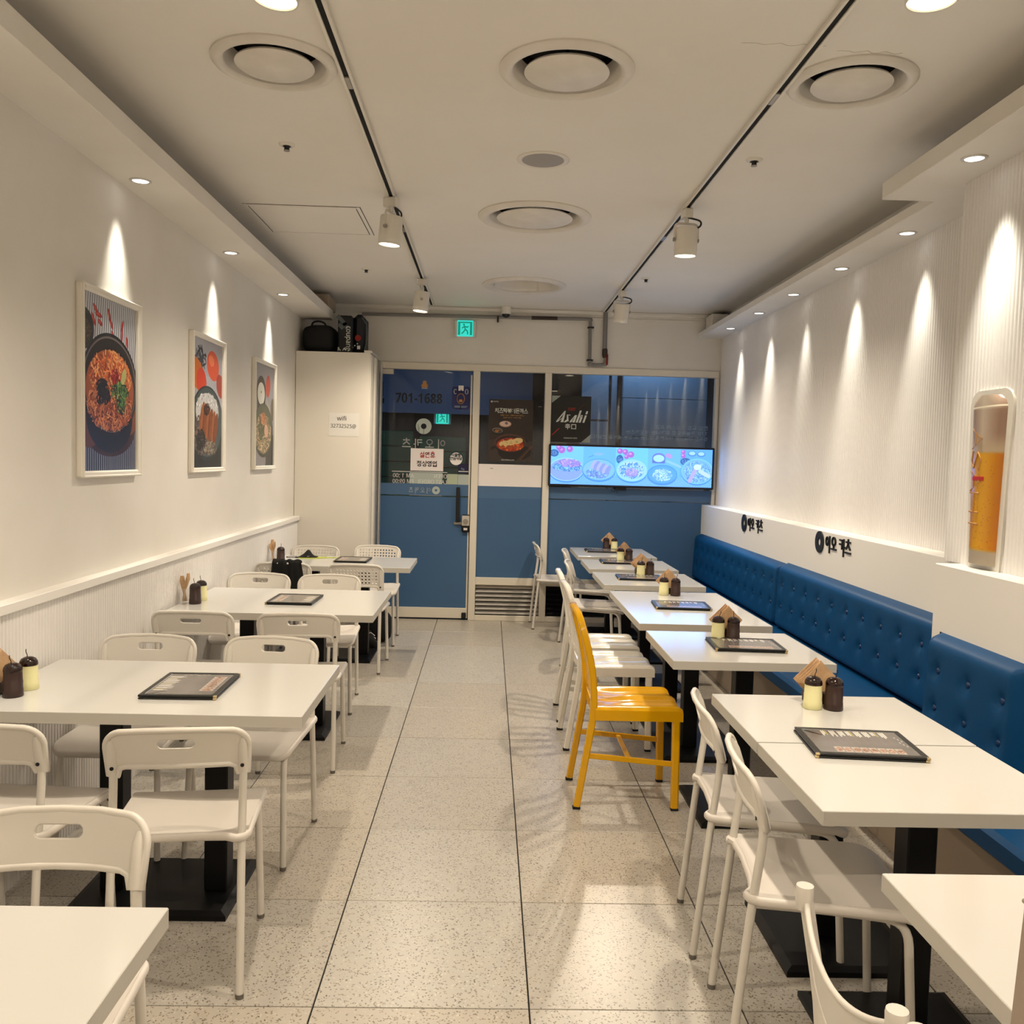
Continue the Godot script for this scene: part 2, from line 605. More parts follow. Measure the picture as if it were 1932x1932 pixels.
func jamo(c: String) -> Array:
	var V := func(a: Array) -> PackedVector2Array:
		var o := PackedVector2Array()
		for i in range(0, a.size(), 2):
			o.append(Vector2(a[i], a[i + 1]))
		return o
	var ring := circle(Vector2(0.5, 0.5), 0.46, 14)
	ring.append(ring[0])
	match c:
		"ㄱ": return [V.call([0, 1, 1, 1, 0.85, 0])]
		"ㄴ": return [V.call([0, 1, 0, 0, 1, 0])]
		"ㄷ": return [V.call([1, 1, 0, 1, 0, 0, 1, 0])]
		"ㄹ": return [V.call([0, 1, 1, 1, 1, 0.52, 0, 0.52, 0, 0, 1, 0])]
		"ㅁ": return [V.call([0, 1, 1, 1, 1, 0, 0, 0, 0, 1])]
		"ㅂ": return [V.call([0, 1, 0, 0, 1, 0, 1, 1]), V.call([0, 0.5, 1, 0.5])]
		"ㅅ": return [V.call([0.5, 1, 0.42, 0.5, 0, 0]), V.call([0.48, 0.6, 1, 0])]
		"ㅇ": return [ring]
		"ㅈ": return [V.call([0, 1, 1, 1]), V.call([0.5, 1, 0.42, 0.5, 0, 0]), V.call([0.48, 0.6, 1, 0])]
		"ㅊ": return [V.call([0.5, 1.12, 0.5, 0.8]), V.call([0, 0.8, 1, 0.8]), V.call([0.5, 0.8, 0.42, 0.4, 0, 0]), V.call([0.48, 0.5, 1, 0])]
		"ㅋ": return [V.call([0, 1, 1, 1, 0.85, 0]), V.call([0, 0.52, 0.92, 0.52])]
		"ㅌ": return [V.call([1, 1, 0, 1, 0, 0, 1, 0]), V.call([0, 0.5, 1, 0.5])]
		"ㅍ": return [V.call([0, 1, 1, 1]), V.call([0, 0, 1, 0]), V.call([0.3, 1, 0.3, 0]), V.call([0.7, 1, 0.7, 0])]
		"ㅎ":
			var small := PackedVector2Array()
			for p in ring:
				small.append(Vector2(p.x, p.y * 0.62))
			return [V.call([0.35, 1.08, 0.65, 1.08]), V.call([0, 0.82, 1, 0.82]), small]
		"ㄲ", "ㄸ", "ㅃ", "ㅆ", "ㅉ", "ㄳ", "ㄵ", "ㄶ", "ㄺ", "ㄻ", "ㄼ", "ㄽ", "ㄾ", "ㄿ", "ㅀ", "ㅄ":
			var two: String = {"ㄲ": "ㄱㄱ", "ㄸ": "ㄷㄷ", "ㅃ": "ㅂㅂ", "ㅆ": "ㅅㅅ", "ㅉ": "ㅈㅈ", "ㄳ": "ㄱㅅ", "ㄵ": "ㄴㅈ", "ㄶ": "ㄴㅎ", "ㄺ": "ㄹㄱ", "ㄻ": "ㄹㅁ", "ㄼ": "ㄹㅂ", "ㄽ": "ㄹㅅ", "ㄾ": "ㄹㅌ", "ㄿ": "ㄹㅍ", "ㅀ": "ㄹㅎ", "ㅄ": "ㅂㅅ"}[c]
			var out := []
			for k in 2:
				for s in jamo(two[k]):
					var q := PackedVector2Array()
					for p in s:
						q.append(Vector2(p.x * 0.44 + 0.56 * k, p.y))
					out.append(q)
			return out
	return []

# strokes of one line of Hangul; each syllable is one em wide
func hangul(text: String, gap := 1.12, drop := 0.0) -> Array:
	var out := []
	var x := 0.0
	for ch in text:
		var code := ch.unicode_at(0) - 0xAC00
		if code < 0 or code > 11171:
			x += gap * 0.45
			continue
		var vow := (code % 588) / 28
		var fin := code % 28
		var base := 0.40 if fin else 0.0
		var top := 1.0
		var hor := vow in [8, 12, 13, 17, 18]
		var mix := vow in [9, 10, 11, 14, 15, 16, 19]
		var lo := Vector2(0.04, base + 0.12) if not (hor or mix) else Vector2(0.14, base + (0.34 if not fin else 0.26))
		var hi := Vector2(0.56, top - 0.08) if not (hor or mix) else Vector2(0.86 if hor else 0.6, top)
		if not fin and not (hor or mix):
			lo.y = 0.24
		for s in jamo(CONS[code / 588]):
			var q := PackedVector2Array()
			for p in s:
				q.append(Vector2(x, 0) + lo + p * (hi - lo))
			out.append(q)
		var L := func(a: Vector2, b: Vector2) -> void:
			out.append(PackedVector2Array([Vector2(x, 0) + a, Vector2(x, 0) + b]))
		var vb := base + 0.02 if fin else -drop
		if not hor:
			var vx := 0.80
			var two := vow in [1, 3, 5, 7, 10, 15]
			if two:
				L.call(Vector2(0.92, vb), Vector2(0.92, top))
				vx = 0.74
			L.call(Vector2(vx, vb), Vector2(vx, top))
			var my := (vb + top) * 0.5 + 0.05
			if vow in [0, 1, 9, 10]:
				L.call(Vector2(vx, my), Vector2(vx + 0.18, my))
			if vow in [2, 3]:
				L.call(Vector2(vx, my + 0.1), Vector2(vx + 0.18, my + 0.1))
				L.call(Vector2(vx, my - 0.1), Vector2(vx + 0.18, my - 0.1))
			if vow in [4, 5, 14, 15]:
				L.call(Vector2(vx - 0.2, my), Vector2(vx, my))
			if vow in [6, 7]:
				L.call(Vector2(vx - 0.2, my + 0.1), Vector2(vx, my + 0.1))
				L.call(Vector2(vx - 0.2, my - 0.1), Vector2(vx, my - 0.1))
		if hor or mix:
			var hy := base + (0.06 if fin else 0.04)
			var r := 0.98 if hor else 0.66
			if vow in [13, 14, 15, 16, 17]:
				hy += 0.12
			L.call(Vector2(0.02, hy), Vector2(r, hy))
			var up := lo.y - hy
			if vow in [8, 9, 10, 11]:
				L.call(Vector2(0.5 * r, hy), Vector2(0.5 * r, hy + up))
			if vow == 12:
				L.call(Vector2(0.36, hy), Vector2(0.36, hy + up))
				L.call(Vector2(0.64, hy), Vector2(0.64, hy + up))
			if vow in [13, 14, 15, 16]:
				L.call(Vector2(0.5 * r, hy), Vector2(0.5 * r, hy - 0.16))
			if vow == 17:
				L.call(Vector2(0.34, hy), Vector2(0.34, hy - 0.18))
				L.call(Vector2(0.66, hy), Vector2(0.66, hy - 0.18))
		if fin:
			for s in jamo(FINS[fin]):
				var q := PackedVector2Array()
				for p in s:
					q.append(Vector2(x, 0) + Vector2(0.16, 0.0) + p * Vector2(0.68, 0.33))
				out.append(q)
		x += gap
	return out

# strokes -> solid ribbons: u and v are the directions of one em, n the way out of the surface
func ribbons(st: SurfaceTool, strokes: Array, at: Vector3, u: Vector3, v: Vector3, n: Vector3, width: float, depth: float) -> void:
	for s in strokes:
		for k in s.size() - 1:
			var a: Vector3 = at + u * s[k].x + v * s[k].y
			var b: Vector3 = at + u * s[k + 1].x + v * s[k + 1].y
			var d := (b - a).normalized()
			if a.distance_to(b) < 1e-6:
				continue
			var w := n.cross(d).normalized() * width * 0.5
			var e := d * width * 0.38
			var o := n * depth
			var p := [a - e - w, b + e - w, b + e + w, a - e + w]
			quad(st, p[0] + o, p[1] + o, p[2] + o, p[3] + o)
			for q in 4:
				quad(st, p[q], p[(q + 1) % 4], p[(q + 1) % 4] + o, p[q] + o)

func strokes_width(strokes: Array) -> float:
	var m := 0.0
	for s in strokes:
		for p in s:
			m = maxf(m, p.x)
	return m

func lettering(called: String, text: String, size: float, width: float, parent: Node, at: Vector3, m: Material, basis := Basis.IDENTITY, bold := true, serif := false) -> MeshInstance3D:
	var f := SystemFont.new()
	f.font_names = PackedStringArray(["Droid Serif" if serif else "Droid Sans"])
	f.font_weight = 700 if bold else 400
	var t := TextMesh.new()
	t.text = text
	t.font = f
	t.font_size = 64
	t.pixel_size = size / 64.0
	t.depth = 0.0012
	t.curve_step = 2.0
	t.material = m
	var o := MeshInstance3D.new()
	o.mesh = t
	o.name = part_name(parent, called)
	parent.add_child(o, true)
	var w := t.get_aabb().size.x
	var sx := width / w if width != 0.0 else 1.0
	o.transform = Transform3D(basis * Basis.from_scale(Vector3(sx, 1, 1)), at)
	return o

# ------------------------------------------------------------------ the room
func build_floor() -> void:
	var cv := Canvas.new(1024, 1024, Color(0.735, 0.715, 0.68), 11)
	for i in 700:
		cv.ell(cv.r.randf() * 1024, cv.r.randf() * 1024, cv.r.randf_range(8, 30), cv.r.randf_range(8, 30), 0, Color(0.76, 0.735, 0.69) if i % 2 else Color(0.71, 0.695, 0.665), 0.0, true, 0.25)
	for i in 9500:
		var t := cv.r.randf()
		var c := Color(0.42, 0.38, 0.32) if t < 0.45 else (Color(0.56, 0.50, 0.42) if t < 0.7 else (Color(0.27, 0.24, 0.21) if t < 0.8 else Color(0.84, 0.83, 0.80)))
		cv.ell(cv.r.randf() * 1024, cv.r.randf() * 1024, cv.r.randf_range(0.7, 2.4), cv.r.randf_range(0.5, 1.3), cv.r.randf() * PI, c, 0.05, true, 0.8)
	var tx := cv.tex()
	var kinds := []
	for k in 3:
		var m := mat("terrazzo_%d" % k, [Color(1, 1, 1), Color(0.97, 0.965, 0.96), Color(0.985, 0.97, 0.95)][k], 0.30)
		m.albedo_texture = tx
		m.uv1_triplanar = true
		m.uv1_world_triplanar = true
		m.uv1_scale = Vector3.ONE / 1.15
		m.uv1_offset = Vector3(0.37 * k, 0.0, 0.21 * k)
		var st := new_st()
		bx(st, Vector3(0, -0.006, 0), Vector3(0.5955, 0.012, 0.5962), 0.0012)
		st.generate_normals()
		var mesh := st.commit()
		mesh.surface_set_material(0, m)
		kinds.append(mesh)
	var fl := thing("floor", "speckled beige terrazzo tile floor with dark joints running to the door", "floor", Vector3.ZERO, 0, "", "structure")
	var slab := new_st()
	bb(slab, Vector3(-1.76, -0.15, BACK - 0.1), Vector3(2.27, -0.006, 3.1))
	obj("slab", slab, M.grout, fl)
	for i in range(-2, 5):
		for j in range(-8, 11):
			var at := Vector3(-0.45 + 0.6 * i + 0.3, rng.randf_range(-0.0006, 0.0), -1.803 - 0.6 * j - 0.3)
			if at.x + 0.3 > 2.26:
				continue
			share("tile", kinds[rng.randi() % 3], fl, at)

func wall(called: String, label: String, m: Material, boxes: Array) -> MeshInstance3D:
	var st := new_st()
	for b in boxes:
		bb(st, b[0], b[1], b[2] if b.size() > 2 else 0.0)
	var o := obj(called, st, m)
	tag(o, label, called.split("_")[0], "", "structure")
	return o

# the face of a ribbed panel: ridges run up, normal along +n, from a to b
func ribbed(called: String, parent: Node, x: float, out: float, z0: float, z1: float, y0: float, y1: float, pitch: float, deep: float, m: Material) -> void:
	var st := new_st()
	var n := int((z1 - z0) / pitch) * 6
	var px := x
	var pz := z0
	for i in n + 1:
		var z := lerpf(z0, z1, float(i) / n)
		var ph := fposmod(float(i) / 6.0, 1.0)
		var xx := x + out * deep * pow(absf(sin(PI * ph)), 0.5)
		if i > 0:
			if out < 0:
				quad(st, Vector3(px, y0, pz), Vector3(xx, y0, z), Vector3(xx, y1, z), Vector3(px, y1, pz), 1)
			else:
				quad(st, Vector3(xx, y0, z), Vector3(px, y0, pz), Vector3(px, y1, pz), Vector3(xx, y1, z), 1)
		px = xx
		pz = z
	var back := x - out * 0.004
	for y in [y0, y1]:
		quad(st, Vector3(back, y, z0), Vector3(back, y, z1), Vector3(x + out * deep * 0.5, y, z1), Vector3(x + out * deep * 0.5, y, z0))
	var o := obj(called, st, m, parent)
	o.set_meta("kind", "stuff")

func build_shell() -> void:
	# ceiling with openings for the air diffusers
	var st := new_st()
	var holes := []
	for v in VENTS:
		holes.append(circle(Vector2(v[0], -v[1]), v[2] * 0.86, 36))
	var outline := PackedVector2Array([Vector2(-1.76, -3.1), Vector2(2.27, -3.1), Vector2(2.27, 8.5), Vector2(-1.76, 8.5)])
	plate(st, outline, holes, 0.05, func(p: Vector2) -> Vector3: return Vector3(p.x, CEIL + 0.025, -p.y), [-1.76, -0.783, 0.237, 1.27, 2.27], [-3.1, 3.285, 5.22, 7.23, 8.5])
	var roof := obj("ceiling", st, M.ceiling_paint)
	for q in [[Vector3(0.80, CEIL, -3.02), 0.28], [Vector3(1.13, CEIL, -3.05), 0.22]]:
		var cr := PackedVector2Array()
		for k in 12:
			cr.append(Vector2(k * q[1] / 11.0, 0.006 * sin(k * 1.7) + 0.004 * sin(k * 4.1)))
		strokes_part("crack", [cr], q[0], Vector3.RIGHT, Vector3.BACK, Vector3.DOWN, 0.0018, 0.0004, M.bench_base, roof)
	tag(roof, "flat cream ceiling with round air diffusers and two light tracks", "ceiling", "", "structure")
	wall("wall_front", "plain wall behind the viewer at the kitchen end", M.wall_paint, [[Vector3(-1.76, 0, 3.0), Vector3(2.27, 2.97, 3.1)]])
	wall("wall_back", "cream wall above the glass storefront carrying the pipe", M.wall_paint, [[Vector3(-1.76, 2.40, BACK - 0.1), Vector3(2.27, 2.96, BACK + 0.015)], [Vector3(-1.76, 0, BACK - 0.1), Vector3(-1.07, 2.40, BACK)], [Vector3(2.125, 0, BACK - 0.1), Vector3(2.27, 2.40, BACK + 0.005)], [Vector3(-1.655, 2.885, BACK), Vector3(2.155, 2.92, BACK + 0.035), 0.006], [Vector3(-1.655, 2.84, BACK), Vector3(2.155, 2.862, BACK + 0.024), 0.004]])

func build_left_wall() -> void:
	var w := wall("wall_left", "long cream left wall hung with three framed food pictures", M.wall_paint, [[Vector3(-1.76, 0, BACK - 0.1), Vector3(-1.655, 2.97, 3.1)]])
	ribbed("ribbed_panel", w, -1.628, 1.0, -7.655, 2.98, 0.0, 0.968, 0.0225, 0.011, M.rib_white)
	wall("trim_1", "white rail along the top of the ribbed wainscot on left wall", M.white_panel, [[Vector3(-1.66, 0.962, -7.655), Vector3(-1.600, 0.998, 3.0), 0.003]])
	wall("trim_2", "hanging ceiling shelf with downlights along the left wall", M.wall_paint, [[Vector3(-1.66, 2.70, -7.95), Vector3(-1.395, 2.782, 3.0), 0.002]])

func build_right_wall() -> void:
	var w := wall("wall_right", "white ribbed right wall with a pillar and a low ledge", M.white_panel, [[Vector3(2.165, 0, BACK - 0.1), Vector3(2.27, 2.97, 3.1)]])
	var st := new_st()
	bb(st, Vector3(1.935, 0, -3.72), Vector3(2.17, 2.92, 3.0), 0.003)
	obj("pillar", st, M.white_panel, w)
	st = new_st()
	bb(st, Vector3(2.02, 0, BACK), Vector3(2.17, 1.147, -3.56), 0.003)
	obj("ledge", st, M.white_panel, w)
	st = new_st()
	bb(st, Vector3(1.82, 0, -3.565), Vector3(1.94, 1.153, 3.0), 0.003)
	obj("ledge", st, M.white_panel, w)
	ribbed("ribbed_panel", w, 2.158, -1.0, BACK, -3.72, 1.147, 2.70, 0.0235, 0.011, M.rib_white)
	ribbed("ribbed_panel", w, 1.930, -1.0, -3.69, 2.98, 1.153, 2.70, 0.0235, 0.011, M.rib_white)
	wall("trim_3", "long hanging shelf with five downlights along the right wall", M.wall_paint, [[Vector3(1.92, 2.70, BACK), Vector3(2.17, 2.746, -3.93), 0.002]])
	wall("trim_4", "wider hanging shelf over the pillar at upper right", M.wall_paint, [[Vector3(1.685, 2.70, -3.935), Vector3(2.17, 2.772, 3.0), 0.002]])

func slab_part(called: String, lo: Vector3, hi: Vector3, m: Material, parent: Node, bevel := 0.0) -> MeshInstance3D:
	var st := new_st()
	bb(st, lo, hi, bevel)
	return obj(called, st, m, parent)

func pane(x0: float, y0: float, x1: float, y1: float, parent: Node, back := 0.0) -> void:
	var st := new_st()
	var z := BACK - back
	quad(st, Vector3(x0, y0, z), Vector3(x1, y0, z), Vector3(x1, y1, z), Vector3(x0, y1, z))
	obj("glass_pane", st, M.glass, parent)

func build_storefront() -> void:
	var zf := BACK + 0.03
	var zb := BACK - 0.05
	wall("trim_5", "cream frame posts and head rail of the glass storefront", M.frame_cream, [
		[Vector3(-1.07, 2.338, zb), Vector3(2.135, 2.40, zf), 0.004], [Vector3(-0.165, 0, zb), Vector3(-0.100, 2.338, zf), 0.004],
		[Vector3(0.505, 0, zb), Vector3(0.567, 2.338, zf), 0.004], [Vector3(2.105, 0, zb), Vector3(2.135, 2.338, zf), 0.004], [Vector3(-1.09, 0, zb), Vector3(-1.062, 2.40, zf), 0.003]])
	# door
	var d := thing("door_1", "glass entrance door with blue frosted lower half and stickers", "door", Vector3.ZERO, 0, "", "structure")
	pane(-1.055, 0.10, -0.180, 2.335, d)
	slab_part("frosted_film", Vector3(-1.055, 0.112, BACK + 0.0004), Vector3(-0.185, 1.158, BACK + 0.0020), M.frost_film, d)
	slab_part("frosted_band", Vector3(-1.055, 1.170, BACK + 0.0004), Vector3(-0.185, 1.277, BACK + 0.0020), M.frost_band, d)
	slab_part("bottom_rail", Vector3(-1.06, 0.014, BACK - 0.03), Vector3(-0.172, 0.112, BACK + 0.012), M.frame_cream, d, 0.003)
	slab_part("edge_stile", Vector3(-0.187, 0.112, BACK - 0.02), Vector3(-0.172, 2.30, BACK + 0.006), M.frame_cream, d, 0.002)
	slab_part("pivot_fitting", Vector3(-1.045, 2.288, BACK - 0.025), Vector3(-0.905, 2.336, BACK + 0.014), M.steel, d, 0.003)
	slab_part("floor_lock", Vector3(-0.225, 0.015, BACK + 0.012), Vector3(-0.182, 0.072, BACK + 0.03), M.dark_metal, d, 0.006)
	var st := new_st()
	bb(st, Vector3(-0.298, 0.925, BACK + 0.03), Vector3(-0.264, 1.254, BACK + 0.05), 0.004)
	bb(st, Vector3(-0.290, 0.93, BACK), Vector3(-0.272, 0.95, BACK + 0.034))
	bb(st, Vector3(-0.290, 1.215, BACK), Vector3(-0.272, 1.235, BACK + 0.034))
	var h := obj("handle", st, M.ink_black, d)
	slab_part("handle_foot", Vector3(-0.318, 0.902, BACK), Vector3(-0.235, 0.925, BACK + 0.02), M.aluminium, h, 0.003)
	st = new_st()
	bx(st, Vector3(-0.204, 0.915, BACK + 0.02), Vector3(0.078, 0.166, 0.036), 0.012)
	var lock := obj("lock_body", st, M.dark_metal, d)
	slab_part("lock_plate", Vector3(-0.240, 0.895, BACK + 0.036), Vector3(-0.170, 0.99, BACK + 0.041), M.steel, lock, 0.002)
	st = new_st()
	lathe(st, [Vector2(0.024, 0), Vector2(0.022, 0.014), Vector2(0.022, 0.014), Vector2(0, 0.015)], 16, Vector3(-0.206, 0.935, BACK + 0.041), Basis(Vector3.RIGHT, PI / 2))
	obj("turn_knob", st, M.aluminium, lock)
	slab_part("keypad_window", Vector3(-0.222, 0.853, BACK + 0.038), Vector3(-0.188, 0.873, BACK + 0.040), M.paper, lock)
	# middle window with louvre
	var w := thing("window_1", "narrow glass panel beside the door with steel louvre below", "window", Vector3.ZERO, 0, "", "structure")
	pane(-0.100, 0.41, 0.505, 2.338, w)
	slab_part("frosted_film", Vector3(-0.100, 0.41, BACK + 0.0004), Vector3(0.505, 1.158, BACK + 0.0020), M.frost_film, w)
	slab_part("frosted_band", Vector3(-0.100, 1.158, BACK + 0.0004), Vector3(0.505, 1.277, BACK + 0.0020), M.frost_band, w)
	slab_part("sill_rail", Vector3(-0.100, 0.340, zb), Vector3(0.505, 0.410, zf), M.frame_cream, w, 0.003)
	slab_part("bottom_rail", Vector3(-0.100, 0.0, zb), Vector3(0.505, 0.05, zf), M.frame_cream, w, 0.003)
	slab_part("louvre_back", Vector3(-0.100, 0.05, zb - 0.01), Vector3(0.505, 0.34, zb), M.dark_metal, w)
	for k in 7:
		st = new_st()
		bx(st, Vector3(0.2025, 0.078 + k * 0.041, BACK - 0.005), Vector3(0.60, 0.004, 0.044), 0.001, Basis(Vector3.RIGHT, 0.75))
		obj("louvre_slat", st, M.steel, w)
	# right window
	w = thing("window_2", "wide glass window behind the menu screen, blue frosted lower half", "window", Vector3.ZERO, 0, "", "structure")
	pane(0.567, 0.41, 2.105, 2.338, w)
	pane(0.567, 0.41, 2.105, 2.338, w, 0.008)
	slab_part("frosted_film", Vector3(0.567, 0.41, BACK + 0.0004), Vector3(2.105, 1.160, BACK + 0.0020), M.frost_film, w)
	slab_part("frosted_band", Vector3(0.567, 1.168, BACK + 0.0004), Vector3(2.105, 1.277, BACK + 0.0020), M.frost_band, w)
	slab_part("sill_rail", Vector3(0.567, 0.340, zb), Vector3(2.105, 0.410, zf), M.frame_cream, w, 0.003)
	slab_part("bottom_rail", Vector3(0.567, 0.0, zb), Vector3(2.105, 0.05, zf), M.frame_cream, w, 0.003)
	slab_part("louvre_back", Vector3(0.567, 0.05, zb - 0.01), Vector3(2.105, 0.34, zb), M.corridor_dark, w)
	for k in 6:
		st = new_st()
		bx(st, Vector3(1.336, 0.085 + k * 0.047, BACK - 0.005), Vector3(1.53, 0.004, 0.044), 0.001, Basis(Vector3.RIGHT, 0.75))
		obj("louvre_slat", st, M.dark_metal, w)

func build_outside() -> void:
	var o := thing("exterior", "dim blue corridor and shutters seen through the storefront glass", "corridor", Vector3.ZERO, 0, "", "structure")
	slab_part("corridor_floor", Vector3(-3.5, -0.1, -12.2), Vector3(4.2, 0, BACK - 0.1), M.corridor_wall, o)
	slab_part("corridor_ceiling", Vector3(-3.5, 2.85, -12.2), Vector3(4.2, 2.95, BACK - 0.1), M.corridor_sign, o)
	slab_part("corridor_far_wall", Vector3(-3.5, 0, -12.2), Vector3(4.2, 2.95, -12.1), M.corridor_wall, o)
	slab_part("corridor_end_wall", Vector3(-3.6, 0, -12.2), Vector3(-3.5, 2.95, BACK - 0.1), M.corridor_wall, o)
	slab_part("corridor_end_wall", Vector3(4.2, 0, -12.2), Vector3(4.3, 2.95, BACK - 0.1), M.corridor_wall, o)
	slab_part("sign_band", Vector3(-3.5, 2.10, -11.9), Vector3(0.55, 2.85, -11.8), M.corridor_sign, o)
	slab_part("dark_recess", Vector3(-3.5, 0, -12.1), Vector3(-0.35, 2.3, -12.0), M.corridor_dark, o)
	for s in [[-2.1, -0.98, 1.86], [-0.90, -0.30, 1.80]]:
		for k in 9:
			var st := new_st()
			bx(st, Vector3((s[0] + s[1]) * 0.5, s[2] - 0.1 - k * 0.2, -11.6), Vector3(s[1] - s[0], 0.19, 0.03), 0.008)
			obj("shutter_slat", st, M.shutter_green, o)
	# facing shopfront with joints, close behind the right window
	for p in [[0.98, 1.27, 1.98, 2.85], [0.98, 1.27, 0.0, 1.96], [1.30, 1.36, 0.0, 2.85]]:
		slab_part("facade_panel", Vector3(p[0], p[2], -9.72), Vector3(p[1], p[3], -9.66), M.corridor_panel, o, 0.003)
	for r in [[0.0, 1.80], [1.806, 2.205], [2.211, 2.85]]:
		slab_part("facade_panel", Vector3(1.40, r[0], -9.58), Vector3(2.30, r[1], -9.5), M.corridor_panel, o, 0.003)
	slab_part("facade_panel", Vector3(2.31, 0.0, -9.7), Vector3(3.3, 2.85, -9.6), M.corridor_dark, o, 0.003)

# ------------------------------------------------------------------ blue bench
func cushion(called: String, parent: Node, x_front: float, x_back: float, y0: float, y1: float, z0: float, z1: float, buttons: Array, lean: float) -> void:
	var st := new_st()
	var nz := int((z1 - z0) / 0.02)
	var ny := 24
	var pt := func(i: int, j: int) -> Vector3:
		var z := lerpf(z0, z1, float(i) / nz)
		var y := lerpf(y0, y1, float(j) / ny)
		var e := minf(minf(z - z0, z1 - z), 0.03) / 0.03
		var t := minf(minf(y1 - y, (y - y0) * 2.0), 0.055) / 0.055
		var puff := sqrt(clampf(1.0 - pow(1.0 - e, 2), 0, 1)) * sqrt(clampf(1.0 - pow(1.0 - t, 2), 0, 1))
		var x := lerpf(x_back, x_front + lean * (y - y0), puff)
		for b in buttons:
			var q := Vector2(z - b.x, y - b.y)
			var r2 := q.length_squared()
			if r2 < 0.01:
				x += 0.016 * exp(-r2 / 0.0006) + 0.006 * exp(-r2 / 0.003)
		return Vector3(x, y, z)
	var grid := []
	for i in nz + 1:
		var row := []
		for j in ny + 1:
			row.append(pt.call(i, j))
		grid.append(row)
	for i in nz:
		for j in ny:
			quad(st, grid[i][j], grid[i + 1][j], grid[i + 1][j + 1], grid[i][j + 1], 1)
	quad(st, Vector3(x_back, y0, z1), Vector3(x_back, y0, z0), Vector3(x_back, y1, z0), Vector3(x_back, y1, z1))
	var c := obj(called, st, M.vinyl, parent)
	var bst := new_st()
	lathe(bst, [Vector2(0.013, 0), Vector2(0.012, 0.004), Vector2(0.008, 0.007), Vector2(0, 0.008)], 12)
	bst.generate_normals()
	var mesh := bst.commit()
	mesh.surface_set_material(0, M.vinyl_button)
	for b in buttons:
		share("button", mesh, c, Vector3(x_front + lean * (b.y - y0) + 0.018, b.y, b.x), Basis(Vector3.BACK, PI / 2))

func build_bench() -> void:
	var o := thing("bench", "long blue vinyl bench with buttoned backrest along the right wall", "bench", Vector3.ZERO, 0)
	slab_part("base", Vector3(1.645, 0, BACK + 0.02), Vector3(2.018, 0.37, -3.58), M.bench_base, o, 0.003)
	slab_part("base", Vector3(1.645, 0, -3.575), Vector3(1.818, 0.37, 1.0), M.bench_base, o, 0.003)
	var seams := [BACK + 0.02, -5.925, -3.575, -1.5, 0.9]
	for k in 4:
		var st := new_st()
		bb(st, Vector3(1.53, 0.37, seams[k] + 0.003), Vector3(2.018 if k < 2 else 1.818, 0.452, seams[k + 1] - 0.003), 0.016)
		obj("seat_cushion", st, M.vinyl, o)
	var rows := func(z0: float, z1: float, n: int) -> Array:
		var b := []
		for i in n:
			for y in [0.745, 0.60]:
				b.append(Vector2(lerpf(z0, z1, float(i) / (n - 1)), y))
		return b
	cushion("back_cushion", o, 1.935, 2.02, 0.455, 0.875, BACK + 0.03, -5.925, rows.call(-8.22, -6.05, 12), 0.05)
	cushion("back_cushion", o, 1.935, 2.02, 0.455, 0.885, -5.920, -3.70, rows.call(-5.83, -3.93, 10), 0.05)
	cushion("back_cushion", o, 1.745, 1.82, 0.455, 0.885, -3.499, -2.885, rows.call(-3.409, -2.970, 3), 0.05)

# ------------------------------------------------------------------ tables
var TOPS := {}
func table(key: String, label: String, x0: float, x1: float, z0: float, z1: float, cols: Array, base: Rect2, group: String) -> Node3D:
	var c := Vector3((x0 + x1) * 0.5, 0, (z0 + z1) * 0.5)
	var o := thing("dining_table", label, "table", c, 0, group)
	var s := Vector3(x1 - x0, 0.036, z1 - z0)
	var st := new_st()
	bx(st, Vector3(0, 0.712, 0), s, 0.0012)
	var top := obj("tabletop", st, M.laminate, o)
	st = new_st()
	var e := 0.0016
	for k in [[Vector3(0, 0.7115, s.z / 2), Vector3(s.x - 0.002, 0.0335, e)], [Vector3(0, 0.7115, -s.z / 2), Vector3(s.x - 0.002, 0.0335, e)], [Vector3(s.x / 2, 0.7115, 0), Vector3(e, 0.0335, s.z - 0.002)], [Vector3(-s.x / 2, 0.7115, 0), Vector3(e, 0.0335, s.z - 0.002)]]:
		bx(st, k[0], k[1])
	obj("edge_band", st, M.laminate_edge, top)
	for q in cols:
		st = new_st()
		bx(st, Vector3(q.x - c.x, 0.36, q.y - c.z), Vector3(0.078, 0.67, 0.078), 0.004)
		obj("column", st, M.black_coat, o)
	st = new_st()
	var b := Vector3(base.get_center().x - c.x, 0, base.get_center().y - c.z)
	var hx := base.size.x * 0.5
	var hz := base.size.y * 0.5
	var lo := [Vector3(-hx, 0, hz), Vector3(hx, 0, hz), Vector3(hx, 0, -hz), Vector3(-hx, 0, -hz)]
	for k in 4:
		var a: Vector3 = b + lo[k]
		var d: Vector3 = b + lo[(k + 1) % 4]
		var up := Vector3(0, 0.016, 0)
		var ai: Vector3 = b + lo[k] * Vector3(1.0 - 0.022 / hx, 0, 1.0 - 0.022 / hz) + Vector3(0, 0.026, 0)
		var di: Vector3 = b + lo[(k + 1) % 4] * Vector3(1.0 - 0.022 / hx, 0, 1.0 - 0.022 / hz) + Vector3(0, 0.026, 0)
		quad(st, a, d, d + up, a + up)
		quad(st, a + up, d + up, di, ai)
	var ins := Vector3(1.0 - 0.022 / hx, 0, 1.0 - 0.022 / hz)
	quad(st, b + lo[0] * ins + Vector3(0, 0.026, 0), b + lo[1] * ins + Vector3(0, 0.026, 0), b + lo[2] * ins + Vector3(0, 0.026, 0), b + lo[3] * ins + Vector3(0, 0.026, 0))
	quad(st, b + lo[3], b + lo[2], b + lo[1], b + lo[0])
	obj("base_plate", st, M.black_coat, o)
	TOPS[key] = c
	return o

